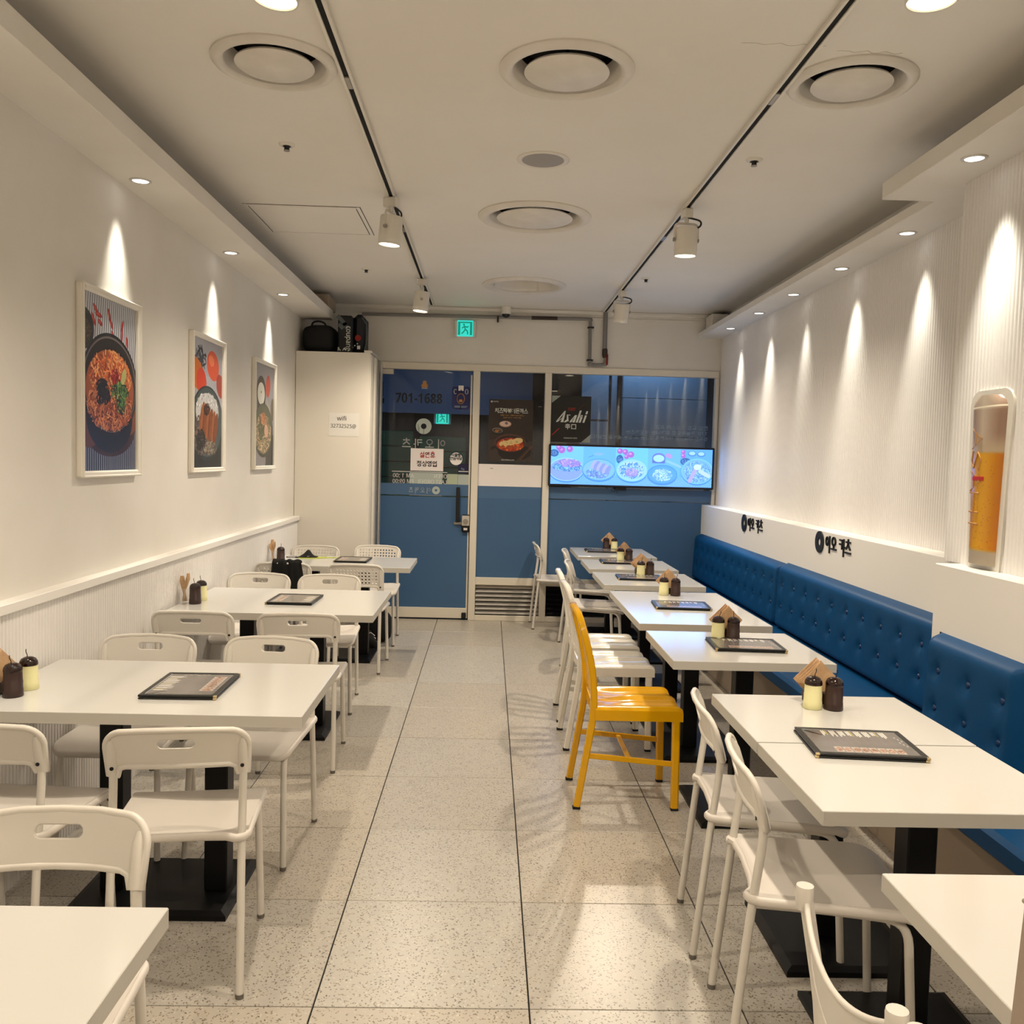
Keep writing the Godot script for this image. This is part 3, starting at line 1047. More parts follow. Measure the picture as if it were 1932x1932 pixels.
func build_tables() -> void:
	var gl := "white tables along the left wall"
	var gr := "white tables along the blue bench"
	table("L0", "white table cut off by the lower left corner of the view", -1.59, -0.540, -1.533, -0.85, [Vector2(-1.25, -1.19), Vector2(-0.9, -1.19)], Rect2(-1.35, -1.4, 0.53, 0.42), gl)
	table("L1", "white left table nearest the camera with its whole end in view", -1.594, -0.549, -3.375, -2.69, [Vector2(-1.252, -3.04), Vector2(-0.899, -3.04)], Rect2(-1.355, -3.27, 0.535, 0.42), gl)
	table("L2", "white left table in the middle of the row, glass of napkins on it", -1.594, -0.560, -5.27, -4.44, [Vector2(-1.31, -4.95), Vector2(-0.925, -4.95)], Rect2(-1.42, -5.22, 0.58, 0.50), gl)
	table("L3", "white left table beside the tall cabinet, black face mask on it", -1.594, -0.547, -7.03, -6.38, [Vector2(-1.30, -6.75), Vector2(-0.92, -6.75)], Rect2(-1.40, -6.95, 0.56, 0.42), gl)
	var r := func(key: String, label: String, x1: float, z0: float, z1: float, cols: Array) -> void:
		var zc := (z0 + z1) * 0.5
		var hz := minf((z1 - z0) * 0.42, 0.23) if cols.size() == 1 else (z1 - z0) * 0.42
		table(key, label, 0.768 if key in ["R4", "R5", "R6", "R7", "R8"] else 0.797, x1, z0, z1, cols, Rect2(0.93, zc - hz, 0.43, hz * 2), gr)
	r.call("R1", "white table cut off by the lower right corner of the view", 1.41, -1.703, -1.20, [Vector2(1.12, -1.45)])
	r.call("R2", "white table holding two sauce bottles, pushed against a nearer table", 1.441, -3.055, -2.527, [Vector2(1.12, -2.79)])
	r.call("R3", "white table with a menu over its far edge, nearer of pushed together pair", 1.439, -2.517, -2.015, [Vector2(1.145, -2.265)])
	r.call("R4", "white bench table beside the yellow metal chair", 1.435, -4.20, -3.56, [Vector2(1.145, -3.88)])
	r.call("R5", "deep white bench table, next beyond the one beside the yellow chair", 1.435, -5.49, -4.385, [Vector2(1.10, -4.68), Vector2(1.10, -5.19)])
	r.call("R6", "white bench table, third from the window", 1.435, -6.41, -5.755, [Vector2(1.10, -6.08)])
	r.call("R7", "white bench table, second from the window", 1.435, -7.235, -6.60, [Vector2(1.10, -6.92)])
	r.call("R8", "white bench table closest to the glass window", 1.435, -8.22, -7.46, [Vector2(1.10, -7.84)])

# ------------------------------------------------------------------ chairs
# every chair stands on its own origin and faces +z
func slot_chair(called: String, label: String, holes: String) -> Node3D:
	var o := thing(called, label, "chair", Vector3.ZERO, 0, "white tube frame chairs")
	var w := 0.19
	# backrest: curved shell, sides forward of the middle
	var bend := func(p: Vector2) -> Vector3:
		var s := p.x / w
		return Vector3(p.x, p.y, -0.212 - (p.y - 0.70) * 0.28 + 0.030 * s * s * absf(s) ** 0.4)
	var y1 := 0.768
	var ym := 0.655 if holes == "slot" else 0.610
	var out := PackedVector2Array()
	out.append_array([Vector2(-w + 0.036, ym - 0.005), Vector2(-w + 0.052, ym + 0.002), Vector2(-0.08, ym + 0.004), Vector2(0, ym + 0.005), Vector2(0.08, ym + 0.004), Vector2(w - 0.052, ym + 0.002), Vector2(w - 0.036, ym - 0.005), Vector2(w - 0.030, ym - 0.028), Vector2(w - 0.004, ym - 0.028)])
	for k in 8:
		var a := PI / 2 * k / 7.0
		out.append(Vector2(w - 0.052 + 0.052 * cos(a), y1 - 0.052 - 0.006 + 0.052 * sin(a)))
	out.append_array([Vector2(0.08, y1 - 0.0015), Vector2(0, y1), Vector2(-0.08, y1 - 0.0015)])
	for k in 8:
		var a := PI / 2 + PI / 2 * k / 7.0
		out.append(Vector2(-w + 0.052 + 0.052 * cos(a), y1 - 0.052 - 0.006 + 0.052 * sin(a)))
	out.append(Vector2(-w + 0.004, ym - 0.028))
	out.append(Vector2(-w + 0.030, ym - 0.028))
	var hs := []
	var xs := steps(-w - 0.001, w + 0.001, 20)
	var ys := [ym - 0.05, 0.70, 0.79]
	if holes == "slot":
		hs.append(round_rect(Vector2(-0.052, 0.709), Vector2(0.052, 0.741), 0.0158, 5))
		ys = [ym - 0.05, 0.725, 0.79]
	else:
		xs = [-w - 0.001, -0.175]
		for k in 13:
			xs.append(-0.144 + 0.024 * k)
		xs.append_array([0.175, w + 0.001])
		for r in 5:
			for k in (13 if r < 4 else 12):
				hs.append(circle(Vector2(-0.144 + 0.024 * k + (0.0 if r < 4 else 0.0), 0.637 + 0.0235 * r), 0.0068, 10))
		ys = [ym - 0.05]
		for r in 5:
			ys.append(0.637 + 0.0235 * r)
		ys.append(0.79)
	var st := new_st()
	plate(st, out, hs, 0.007, bend, xs, ys)
	var edge := []
	for p in out:
		edge.append(bend.call(p) + Vector3(0, -0.001, -0.002))
	tube(st, edge, 0.0085, 8, true, Vector2.ONE, Vector3.BACK)
	if holes == "slot":
		var rim := []
		for p in hs[0]:
			rim.append(bend.call(p))
		tube(st, rim, 0.0036, 6, true, Vector2.ONE, Vector3.BACK)
	for s in [-1.0, 1.0]:
		var sl := []
		for y in [ym - 0.030, ym - 0.01, ym + 0.02, 0.715, 0.735]:
			sl.append(bend.call(Vector2(s * (w - 0.0165), y)))
		tube(st, sl, [0.0142, 0.0150, 0.0150, 0.013, 0.008], 12)
	obj("backrest", st, M.chair_plastic, o)
	for s in [-1.0, 1.0]:
		st = new_st()
		lathe(st, [Vector2(0.0055, 0), Vector2(0.0055, 0.002), Vector2(0.0055, 0.002), Vector2(0, 0.0025)], 10, bend.call(Vector2(s * (w - 0.017), ym - 0.004)) + Vector3(0, 0, -0.0155), Basis(Vector3.RIGHT, -PI / 2))
		obj("screw", st, M.dark_metal, o)
		# rear leg up into the backrest, front leg with the side rail under the seat
		st = new_st()
		var top: Vector3 = bend.call(Vector2(s * (w - 0.0165), ym + 0.02))
		tube(st, smooth_path([Vector3(s * 0.176, 0.004, -0.232), Vector3(s * 0.173, 0.44, -0.190), bend.call(Vector2(s * (w - 0.0165), ym - 0.03)), top], 0.09, 5), 0.0112, 12)
		var leg := obj("rear_leg", st, M.chair_tube, o)
		st = new_st()
		lathe(st, [Vector2(0.0115, 0), Vector2(0.0122, 0.008), Vector2(0.0118, 0.014)], 12, Vector3(s * 0.176, 0, -0.232))
		obj("foot_cap", st, M.foot_grey, leg)
		st = new_st()
		tube(st, smooth_path([Vector3(s * 0.186, 0.004, 0.212), Vector3(s * 0.176, 0.418, 0.186), Vector3(s * 0.158, 0.422, 0.0), Vector3(s * 0.17, 0.432, -0.196)], 0.06, 6), 0.0112, 12)
		leg = obj("front_leg", st, M.chair_tube, o)
		st = new_st()
		lathe(st, [Vector2(0.0115, 0), Vector2(0.0122, 0.008), Vector2(0.0118, 0.014)], 12, Vector3(s * 0.186, 0, 0.212))
		obj("foot_cap", st, M.foot_grey, leg)
	seat_shell(o)
	return o

func seat_shell(o: Node3D) -> void:
	var hw := 0.197
	var out := PackedVector2Array()
	for k in 7:
		var a := -PI / 2 + PI / 2 * k / 6.0
		out.append(Vector2(0.165 + 0.032 * cos(a), -0.188 + 0.0 * sin(a)) if k == 0 else Vector2(0.160 + 0.030 * sin(PI / 2 * k / 6.0), -0.205 + 0.03 * (1.0 - cos(PI / 2 * k / 6.0))))
	for k in 7:
		var a := PI / 2 * k / 6.0
		out.append(Vector2(hw - 0.04 + 0.04 * cos(a), 0.215 - 0.04 + 0.04 * sin(a)))
	for k in 7:
		var a := PI / 2 + PI / 2 * k / 6.0
		out.append(Vector2(-hw + 0.04 + 0.04 * cos(a), 0.215 - 0.04 + 0.04 * sin(a)))
	out.append_array([Vector2(-0.19, -0.175), Vector2(-0.178, -0.198), Vector2(-0.160, -0.205), Vector2(-0.13, -0.186), Vector2(-0.06, -0.178), Vector2(0.06, -0.178), Vector2(0.13, -0.186)])
	var bend := func(p: Vector2) -> Vector3:
		var f := maxf(0.0, p.y - 0.14) / 0.075
		var dish := 0.012 * (1.0 - pow(p.x / hw, 2)) * clampf((0.2 - absf(p.y)) / 0.16, 0, 1)
		return Vector3(p.x, 0.452 - dish - 0.024 * f * f - 0.01 * (p.y + 0.2), p.y)
	var st := new_st()
	plate(st, out, [], 0.010, func(p: Vector2) -> Vector3: return bend.call(Vector2(-p.x, p.y)), steps(-0.2, 0.2, 8), steps(-0.21, 0.22, 14))
	var edge := []
	for p in out:
		var s := 1.0 if p.y > -0.17 else 0.55
		edge.append(bend.call(p) + Vector3(0, -0.008 * s, 0))
	tube(st, edge, 0.0125, 8, true, Vector2(1.0, 0.62), Vector3.UP)
	obj("seat", st, M.seat_plastic, o)

func post_chair(called: String, label: String) -> Node3D:
	var o := thing(called, label, "chair", Vector3.ZERO, 0, "white tube frame chairs")
	for s in [-1.0, 1.0]:
		var st := new_st()
		tube(st, smooth_path([Vector3(s * 0.176, 0.004, -0.225), Vector3(s * 0.176, 0.44, -0.165), Vector3(s * 0.184, 0.765, -0.222)], 0.2, 7), 0.0125, 14)
		var leg := obj("rear_leg", st, M.chair_tube, o)
		st = new_st()
		lathe(st, [Vector2(0.0135, 0.725), Vector2(0.0158, 0.74), Vector2(0.0165, 0.763), Vector2(0.0155, 0.768), Vector2(0.0155, 0.768), Vector2(0, 0.769)], 16, Vector3(s * 0.184, 0, -0.221), Basis.IDENTITY)
		obj("post_cap", st, M.chair_plastic, leg)
		st = new_st()
		tube(st, smooth_path([Vector3(s * 0.186, 0.004, 0.212), Vector3(s * 0.176, 0.418, 0.186), Vector3(s * 0.158, 0.422, 0.0), Vector3(s * 0.17, 0.432, -0.166)], 0.06, 6), 0.0112, 12)
		obj("front_leg", st, M.chair_tube, o)
	var bend := func(p: Vector2) -> Vector3:
		var q := p.x / 0.184
		return Vector3(p.x, p.y - 0.060 * (1.0 - q * q), -0.218 - (p.y - 0.745) * 0.17 - 0.022 * (1.0 - q * q))
	var out := PackedVector2Array([Vector2(-0.178, 0.652), Vector2(0.178, 0.652), Vector2(0.180, 0.745), Vector2(-0.180, 0.745)])
	var st := new_st()
	plate(st, out, [], 0.006, bend, steps(-0.185, 0.185, 18), [0.62, 0.66, 0.70, 0.75])
	for y in [0.747, 0.652]:
		var e := []
		for x in steps(-0.176, 0.176, 18):
			e.append(bend.call(Vector2(x, y)))
		tube(st, e, 0.0055, 8)
	obj("backrest", st, M.chair_plastic, o)
	seat_shell(o)
	return o

func metal_chair(called: String, label: String, m: Material, group: String) -> Node3D:
	var o := thing(called, label, "chair", Vector3.ZERO, 0, group)
	var w := 0.178
	# curved rear posts joined over the top in one bow
	var pts := []
	var side := [Vector3(0, 0.012, -0.262), Vector3(0, 0.44, -0.196), Vector3(0, 0.62, -0.208), Vector3(0, 0.80, -0.256)]
	for s in [-1.0, 1.0]:
		var st := new_st()
		var path := []
		for p in side:
			path.append(Vector3(s * w, p.y, p.z))
		path.append(Vector3(s * (w - 0.055), 0.862, -0.276))
		path.append(Vector3(0, 0.868, -0.285))
		bar(st, smooth_path(path, 0.10, 6), 0.030, 0.024)
		var leg := obj("rear_leg", st, m, o)
		leg.set_meta("label", "rear leg running up into the bowed back frame")
		st = new_st()
		bx(st, Vector3(s * w, 0.006, -0.263), Vector3(0.026, 0.012, 0.034), 0.002)
		obj("foot_cap", st, M.rubber, leg)
		st = new_st()
		bar(st, [Vector3(s * w, 0.012, 0.170), Vector3(s * w, 0.43, 0.164)], 0.034, 0.030)
		leg = obj("front_leg", st, m, o)
		st = new_st()
		bx(st, Vector3(s * w, 0.006, 0.170), Vector3(0.028, 0.012, 0.032), 0.002)
		obj("foot_cap", st, M.rubber, leg)
		st = new_st()
		bar(st, [Vector3(s * (w - 0.004), 0.238, -0.226), Vector3(s * (w - 0.004), 0.205, 0.160)], 0.024, 0.010)
		obj("side_stretcher", st, m, o)
	var st := new_st()
	bar(st, [Vector3(-w + 0.006, 0.222, -0.035), Vector3(w - 0.006, 0.222, -0.035)], 0.022, 0.010)
	obj("cross_stretcher", st, m, o)
	for x in [-0.085, 0.0, 0.085]:
		st = new_st()
		bar(st, smooth_path([Vector3(x * 0.9, 0.47, -0.196), Vector3(x, 0.62, -0.212), Vector3(x, 0.78, -0.252), Vector3(x, 0.855, -0.280)], 0.1, 5), 0.006, 0.042)
		obj("back_slat", st, m, o)
	st = new_st()
	bar(st, [Vector3(-w, 0.485, -0.196), Vector3(w, 0.485, -0.196)], 0.008, 0.03)
	obj("back_crossbar", st, m, o)
	# seat pan with saddle grooves and a deep apron
	st = new_st()
	var hgt := func(x: float, z: float) -> float:
		var u := x / 0.195
		var g := 0.0
		var fall := smoothstep(-0.2, -0.02, z) * (1.0 - 0.25 * smoothstep(0.1, 0.192, z))
		g -= 0.016 * exp(-pow((absf(u) - 0.48) / 0.26, 2)) * fall
		g -= 0.014 * smoothstep(-0.12, -0.2, z) * 0.0
		g += 0.004 * cos(u * 15.0) * fall * (1.0 - u * u)
		g -= 0.016 * pow(maxf(0.0, absf(u) - 0.9) / 0.1, 2)
		g -= 0.012 * pow(maxf(0.0, z - 0.167) / 0.025, 2)
		return 0.462 + g - 0.018 * smoothstep(0.0, -0.16, z) * (1.0 - u * u)
	var nx := 36
	var nz := 26
	for i in nx:
		for j in nz:
			var x0 := lerpf(-0.195, 0.195, float(i) / nx)
			var x1 := lerpf(-0.195, 0.195, float(i + 1) / nx)
			var z0 := lerpf(-0.195, 0.192, float(j) / nz)
			var z1 := lerpf(-0.195, 0.192, float(j + 1) / nz)
			quad(st, Vector3(x0, hgt.call(x0, z1), z1), Vector3(x1, hgt.call(x1, z1), z1), Vector3(x1, hgt.call(x1, z0), z0), Vector3(x0, hgt.call(x0, z0), z0), 1)
	for k in nx:
		var x0 := lerpf(-0.195, 0.195, float(k) / nx)
		var x1 := lerpf(-0.195, 0.195, float(k + 1) / nx)
		quad(st, Vector3(x0, 0.40, 0.192), Vector3(x1, 0.40, 0.192), Vector3(x1, hgt.call(x1, 0.192), 0.192), Vector3(x0, hgt.call(x0, 0.192), 0.192), 2)
		quad(st, Vector3(x1, 0.40, -0.195), Vector3(x0, 0.40, -0.195), Vector3(x0, hgt.call(x0, -0.195), -0.195), Vector3(x1, hgt.call(x1, -0.195), -0.195), 2)
	for k in nz:
		var z0 := lerpf(-0.195, 0.192, float(k) / nz)
		var z1 := lerpf(-0.195, 0.192, float(k + 1) / nz)
		quad(st, Vector3(0.195, 0.40, z1), Vector3(0.195, 0.40, z0), Vector3(0.195, hgt.call(0.195, z0), z0), Vector3(0.195, hgt.call(0.195, z1), z1), 3)
		quad(st, Vector3(-0.195, 0.40, z0), Vector3(-0.195, 0.40, z1), Vector3(-0.195, hgt.call(-0.195, z1), z1), Vector3(-0.195, hgt.call(-0.195, z0), z0), 3)
	quad(st, Vector3(-0.195, 0.40, -0.195), Vector3(0.195, 0.40, -0.195), Vector3(0.195, 0.40, 0.192), Vector3(-0.195, 0.40, 0.192))
	obj("seat", st, m, o)
	return o

# flat bar along a path in planes of constant or varying x: wide across the bend plane, thick sideways
func bar(st: SurfaceTool, pts: Array, wide: float, thick: float) -> void:
	var n := pts.size()
	var rings := []
	for i in n:
		var t: Vector3 = (pts[mini(i + 1, n - 1)] - pts[maxi(i - 1, 0)]).normalized()
		var ref := Vector3.BACK if absf(t.z) < 0.8 else Vector3.UP
		var a := (ref - t * ref.dot(t)).normalized()
		var b := t.cross(a)
		var c := minf(wide, thick) * 0.22
		var ring := []
		var hw := wide * 0.5
		var ht := thick * 0.5
		for q in [[hw, -ht + c], [hw, ht - c], [hw - c, ht], [-hw + c, ht], [-hw, ht - c], [-hw, -ht + c], [-hw + c, -ht], [hw - c, -ht]]:
			ring.append(pts[i] + a * q[0] + b * q[1])
		rings.append(ring)
	for i in n - 1:
		for k in 8:
			var k2 := (k + 1) % 8
			quad(st, rings[i][k], rings[i][k2], rings[i + 1][k2], rings[i + 1][k], 4 + k)
	for k in range(1, 7):
		tri(st, rings[0][0], rings[0][k + 1], rings[0][k])
		tri(st, rings[-1][0], rings[-1][k], rings[-1][k + 1])

func build_chairs() -> void:
	var c := "white slotted chair "
	var a := slot_chair("slot_chair", c + "seen from behind at nearest full left table, aisle side", "slot")
	a.position = Vector3(-0.868, 0, -2.645)
	a.rotation_degrees.y = 188.0
	dup(a, c + "cut off by left edge, back to camera, nearest full left table", Vector3(-1.385, 0, -2.66), 176)
	dup(a, c + "facing camera behind nearest full left table, aisle side", Vector3(-0.885, 0, -3.445), -5)
	dup(a, c + "facing camera behind nearest full left table, wall side", Vector3(-1.365, 0, -3.44), 0)
	dup(a, c + "facing camera, tucked under table at lower left corner", Vector3(-0.872, 0, -1.635), 2)
	dup(a, c + "with its back to camera at middle left table, aisle side", Vector3(-0.905, 0, -4.455), 184)
	dup(a, c + "with its back to camera at middle left table, wall side", Vector3(-1.395, 0, -4.46), 180)
	dup(a, c + "facing camera behind middle left table, aisle side", Vector3(-0.975, 0, -5.415), 2)
	dup(a, c + "facing camera behind middle left table, wall side", Vector3(-1.42, 0, -5.415), 0)
	dup(a, c + "side-on at farther of two pushed together tables, right", Vector3(0.918, 0, -2.82), 84)
	dup(a, c + "side-on at nearer of two pushed together tables, right", Vector3(0.897, 0, -2.310), 83)
	dup(a, c + "side-on in front of louvre, farthest on right side", Vector3(0.658, 0, -8.165), 92)
	dup(a, c + "at bench table second from window, its back to aisle", Vector3(0.828, 0, -6.71), 82)
	dup(a, c + "between second bench table and last one before window", Vector3(0.878, 0, -7.58), 83)
	var p := slot_chair("perforated_chair", "white chair with rows of round holes, back to camera, bare, by aisle", "grid")
	p.position = Vector3(-0.912, 0, -6.43)
	p.rotation_degrees.y = 180.0
	dup(p, "white chair with round holes under the black garment", Vector3(-1.415, 0, -6.43), 180)
	dup(p, "white chair with round holes, facing camera before tall cabinet, wall side", Vector3(-1.41, 0, -7.20), 0)
	dup(p, "white chair with round holes, facing camera beside door, aisle side", Vector3(-0.92, 0, -7.34), 0)
	var r := post_chair("post_chair", "white chair with round capped posts at lower right table")
	r.position = Vector3(0.815, 0, -1.385)
	r.rotation_degrees.y = 90.0
	dup(r, "white chair showing one round post cap at bottom edge", Vector3(0.825, 0, -0.975), 90)
	var y := metal_chair("metal_chair", "glossy yellow metal chair with slatted back in the aisle", M.enamel_yellow, "metal chairs in the aisle")
	y.position = Vector3(0.685, 0, -4.022)
	y.rotation_degrees.y = 90.0
	var w := metal_chair("metal_chair", "glossy white metal chair just behind the yellow one", M.enamel_white, "metal chairs in the aisle")
	w.position = Vector3(0.705, 0, -4.82)
	w.rotation_degrees.y = 91.0
	dup(w, "glossy white metal chair second behind the yellow one", Vector3(0.715, 0, -5.32), 89)

# ------------------------------------------------------------------ ceiling
const VENTS := [[-0.80, -3.305, 0.222], [0.243, -3.275, 0.242], [1.275, -3.285, 0.226], [0.227, -5.22, 0.325], [0.248, -7.24, 0.335]]

func build_ceiling_fittings() -> void:
	var vl := ["round ceiling air diffuser nearest the left light track", "dusty round ceiling air diffuser in centre, nearest of the middle row", "round ceiling air diffuser right of the right light track", "wide round ceiling air diffuser between the two track spotlights", "open round ceiling ring without its disc, closest to the storefront"]
	for k in 5:
		var v = VENTS[k]
		var R: float = v[2]
		var o := thing("air_diffuser", vl[k], "air vent", Vector3(v[0], CEIL, v[1]), 0, "round ceiling air diffusers")
		var st := new_st()
		lathe(st, [Vector2(R * 0.80, -0.006), Vector2(R * 0.84, -0.020), Vector2(R * 0.90, -0.022), Vector2(R * 0.96, -0.016), Vector2(R, -0.006), Vector2(R, -0.006), Vector2(R, 0.001)], 48, Vector3.ZERO, Basis.IDENTITY)
		obj("flange", st, M.vent_paint if k != 1 else M.vent_paint, o)
		st = new_st()
		lathe(st, [Vector2(R * 0.70, 0.055), Vector2(R * 0.72, 0.035), Vector2(R * 0.76, 0.015), Vector2(R * 0.81, -0.005)] if k < 4 else [Vector2(R * 0.72, 0.13), Vector2(R * 0.74, 0.02), Vector2(R * 0.81, -0.005)], 48)
		obj("cone", st, M.vent_paint, o)
		st = new_st()
		lathe(st, [Vector2(0, 0.090), Vector2(R * 0.71, 0.089), Vector2(R * 0.71, 0.089), Vector2(R * 0.71, 0.05)] if k < 4 else [Vector2(0, 0.131), Vector2(R * 0.73, 0.130)], 32)
		obj("throat", st, M.vent_dark if k < 4 else M.vent_paint, o)
		if k < 4:
			st = new_st()
			var D := R * (0.63 if k < 3 else 0.67)
			lathe(st, [Vector2(0, -0.020), Vector2(D * 0.95, -0.018), Vector2(D, -0.013), Vector2(D, -0.013), Vector2(D * 0.98, -0.006), Vector2(0, 0.0)], 40)
			var disc := obj("disc", st, M.vent_paint, o)
			st = new_st()
			bx(st, Vector3(0, 0.045, 0), Vector3(0.012, 0.088, 0.012))
			obj("stem", st, M.vent_dark, disc)
		else:
			for s in [0.9, 3.4, 5.2]:
				st = new_st()
				bx(st, Vector3(cos(s) * R * 0.74, 0.03, sin(s) * R * 0.74), Vector3(0.012, 0.07, 0.012), 0.002)
				obj("clip", st, M.plastic_white, o)
	var sp := thing("ceiling_speaker", "small round grey mesh speaker set in the ceiling", "speaker", Vector3(0.216, CEIL, -4.24))
	var st := new_st()
	lathe(st, [Vector2(0.098, -0.004), Vector2(0.108, -0.008), Vector2(0.122, -0.003), Vector2(0.122, 0.0)], 36)
	obj("rim", st, M.plastic_white, sp)
	st = new_st()
	lathe(st, [Vector2(0, -0.009), Vector2(0.06, -0.008), Vector2(0.099, -0.004)], 36)
	obj("grille", st, M.mesh_grey, sp)
	var wh := ["nearer left", "nearer right", "farther left", "farther right"]
	var sl := ["beyond the left round diffuser", "beyond the right round diffuser", "near left track beyond the access hatch", "near right track by the last spotlight"]
	var k := 0
	for v in [[-0.948, -4.154], [1.174, -4.135], [-0.953, -6.807], [1.152, -6.826]]:
		var o := thing("sprinkler", "small ceiling fire sprinkler head " + sl[k], "sprinkler", Vector3(v[0], CEIL, v[1]), 0, "fire sprinklers")
		st = new_st()
		lathe(st, [Vector2(0.020, -0.010), Vector2(0.034, -0.007), Vector2(0.038, 0.0)], 20)
		obj("rosette", st, M.plastic_white, o)
		st = new_st()
		lathe(st, [Vector2(0, -0.026), Vector2(0.012, -0.025), Vector2(0.011, -0.018), Vector2(0.013, -0.010), Vector2(0.019, -0.008)], 14)
		obj("head", st, M.dark_metal, o)
		st = new_st()
		lathe(st, [Vector2(0, -0.031), Vector2(0.014, -0.030), Vector2(0.014, -0.028)], 14)
		obj("deflector", st, M.aluminium, o)
		k += 1
	var h := thing("access_hatch", "flush square access panel in the ceiling near the left shelf", "hatch", Vector3(-1.09, CEIL, -5.46))
	slab_part("gap_frame", Vector3(-0.33, -0.002, -0.315), Vector3(0.33, 0.0, 0.315), M.vent_dark, h)
	st = new_st()
	for q in [[Vector3(-0.317, -0.003, 0), Vector3(0.020, 0.006, 0.63)], [Vector3(0.317, -0.003, 0), Vector3(0.020, 0.006, 0.63)], [Vector3(0, -0.003, -0.303), Vector3(0.61, 0.006, 0.020)], [Vector3(0, -0.003, 0.303), Vector3(0.61, 0.006, 0.020)]]:
		bx(st, q[0], q[1], 0.001)
	obj("frame", st, M.ceiling_paint, h)
	slab_part("panel", Vector3(-0.301, -0.005, -0.287), Vector3(0.301, 0.0, 0.287), M.ceiling_paint, h, 0.001)
	# light tracks and their heads
	for s in [[-0.555, -8.25, "left"], [1.037, -8.31, "right"]]:
		var t := thing("light_track", "long %s ceiling light track with dark slot running to the storefront" % s[2], "light track", Vector3(s[0], CEIL, 0), 0, "ceiling light tracks")
		st = new_st()
		bb(st, Vector3(-0.021, -0.018, s[1]), Vector3(-0.010, 0, 2.9), 0.001)
		bb(st, Vector3(0.010, -0.018, s[1]), Vector3(0.021, 0, 2.9), 0.001)
		obj("rail", st, M.plastic_white, t)
		slab_part("slot", Vector3(-0.010, -0.012, s[1]), Vector3(0.010, 0, 2.9), M.vent_dark, t)
		for z in [-3.42, -5.55]:
			slab_part("joiner", Vector3(-0.009, -0.019, z - 0.05), Vector3(0.009, -0.010, z + 0.05), M.aluminium, t, 0.001)
	var tl := ["white track spotlight on left track, closest to the storefront", "white track spotlight on left track beside the access hatch", "glowing track spotlight at the top edge, left", "track spotlight on left track, overhead", "track spotlight on left track, rearmost"]
	var tr := ["white tilted track spotlight on right track, closest to the storefront", "white track spotlight on right track in the middle of the ceiling", "glowing track spotlight at the top edge, right", "track spotlight on right track, overhead", "track spotlight on right track, rearmost"]
	for i in 5:
		track_head(Vector3(-0.555, CEIL - 0.018, TRACK_L[i]), 96.0 if i != 1 else 70.0, 5.0, tl[i])
		track_head(Vector3(1.037, CEIL - 0.018, TRACK_R[i] + (-0.06 if i == 0 else 0.0)), 8.0, 3.0 if i else 15.0, tr[i])
	var dl := ["left wall downlight above the farthest food picture", "left wall downlight above the middle food picture", "left wall downlight nearest the camera, above the largest food picture", "left wall downlight overhead", "left wall downlight overhead behind"]
	for i in 5:
		downlight(Vector3(-1.553, 2.70, DOWN_L[i]), -1.0, dl[i])
	var dr := ["right wall downlight closest to the window", "right wall downlight, second from the window", "right wall downlight, third from the window", "right wall downlight, fourth from the window", "right wall downlight just beyond the wider shelf"]
	for i in 5:
		downlight(Vector3(2.045, 2.70, DOWN_R[i]), 1.0, dr[i])
	var dn := ["right wall downlight in the wider shelf over the pillar", "downlight in the wider shelf overhead", "downlight in the wider shelf behind"]
	for i in 3:
		downlight(Vector3(1.79, 2.70, DOWN_N[i]), 1.0, dn[i])
func track_head(at: Vector3, turn: float, tilt: float, label: String) -> void:
	var o := thing("track_spotlight", label, "spotlight", at, turn, "track spotlights")
	var st := new_st()
	bx(st, Vector3(0, -0.026, 0), Vector3(0.046, 0.05, 0.075), 0.004)
	obj("adaptor", st, M.plastic_white, o)
	st = new_st()
	lathe(st, [Vector2(0.010, -0.075), Vector2(0.014, -0.05)], 12)
	tube(st, smooth_path([Vector3(-0.066, -0.165, 0), Vector3(-0.066, -0.078, 0), Vector3(0.066, -0.078, 0), Vector3(0.066, -0.165, 0)], 0.03, 5), 0.009, 4, false, Vector2(0.35, 1.0), Vector3.BACK)
	obj("bracket", st, M.plastic_white, o)
	st = new_st()
	tube(st, smooth_path([Vector3(0.0, -0.05, 0.02), Vector3(0.075, -0.065, 0.03), Vector3(0.07, -0.10, 0.02), Vector3(0.01, -0.105, 0.0)], 0.03, 5), 0.005, 8)
	obj("cable", st, M.ink_black, o)
	var B := Basis(Vector3.RIGHT, deg_to_rad(tilt))
	var c := Vector3(0, -0.165, 0)
	st = new_st()
	lathe(st, [Vector2(0.056, -0.085), Vector2(0.060, -0.085), Vector2(0.061, -0.05), Vector2(0.0605, 0.055), Vector2(0.058, 0.064), Vector2(0.058, 0.064), Vector2(0, 0.066)], 36, c, B)
	var body := obj("housing", st, M.plastic_white, o)
	st = new_st()
	for s in [-1.0, 1.0]:
		lathe(st, [Vector2(0.011, 0), Vector2(0.011, 0.008), Vector2(0.011, 0.008), Vector2(0, 0.009)], 14, Vector3(s * 0.064, -0.165, 0), Basis(Vector3.BACK, -s * PI / 2))
	obj("pivot_screw", st, M.aluminium, body)
	st = new_st()
	lathe(st, [Vector2(0, -0.084), Vector2(0.052, -0.083), Vector2(0.0565, -0.080)], 32, c, B)
	obj("lens", st, M.lens_glow, o)

func downlight(at: Vector3, side: float, label: String) -> void:
	var o := thing("downlight", label, "downlight", at, 0, "recessed wall downlights")
	var st := new_st()
	lathe(st, [Vector2(0.034, -0.002), Vector2(0.037, -0.0055), Vector2(0.047, -0.003), Vector2(0.048, 0.001)], 28)
	obj("trim_ring", st, M.steel, o)
	st = new_st()
	lathe(st, [Vector2(0, -0.003), Vector2(0.034, -0.0022)], 24)
	obj("lamp", st, M.downlight_glow, o)

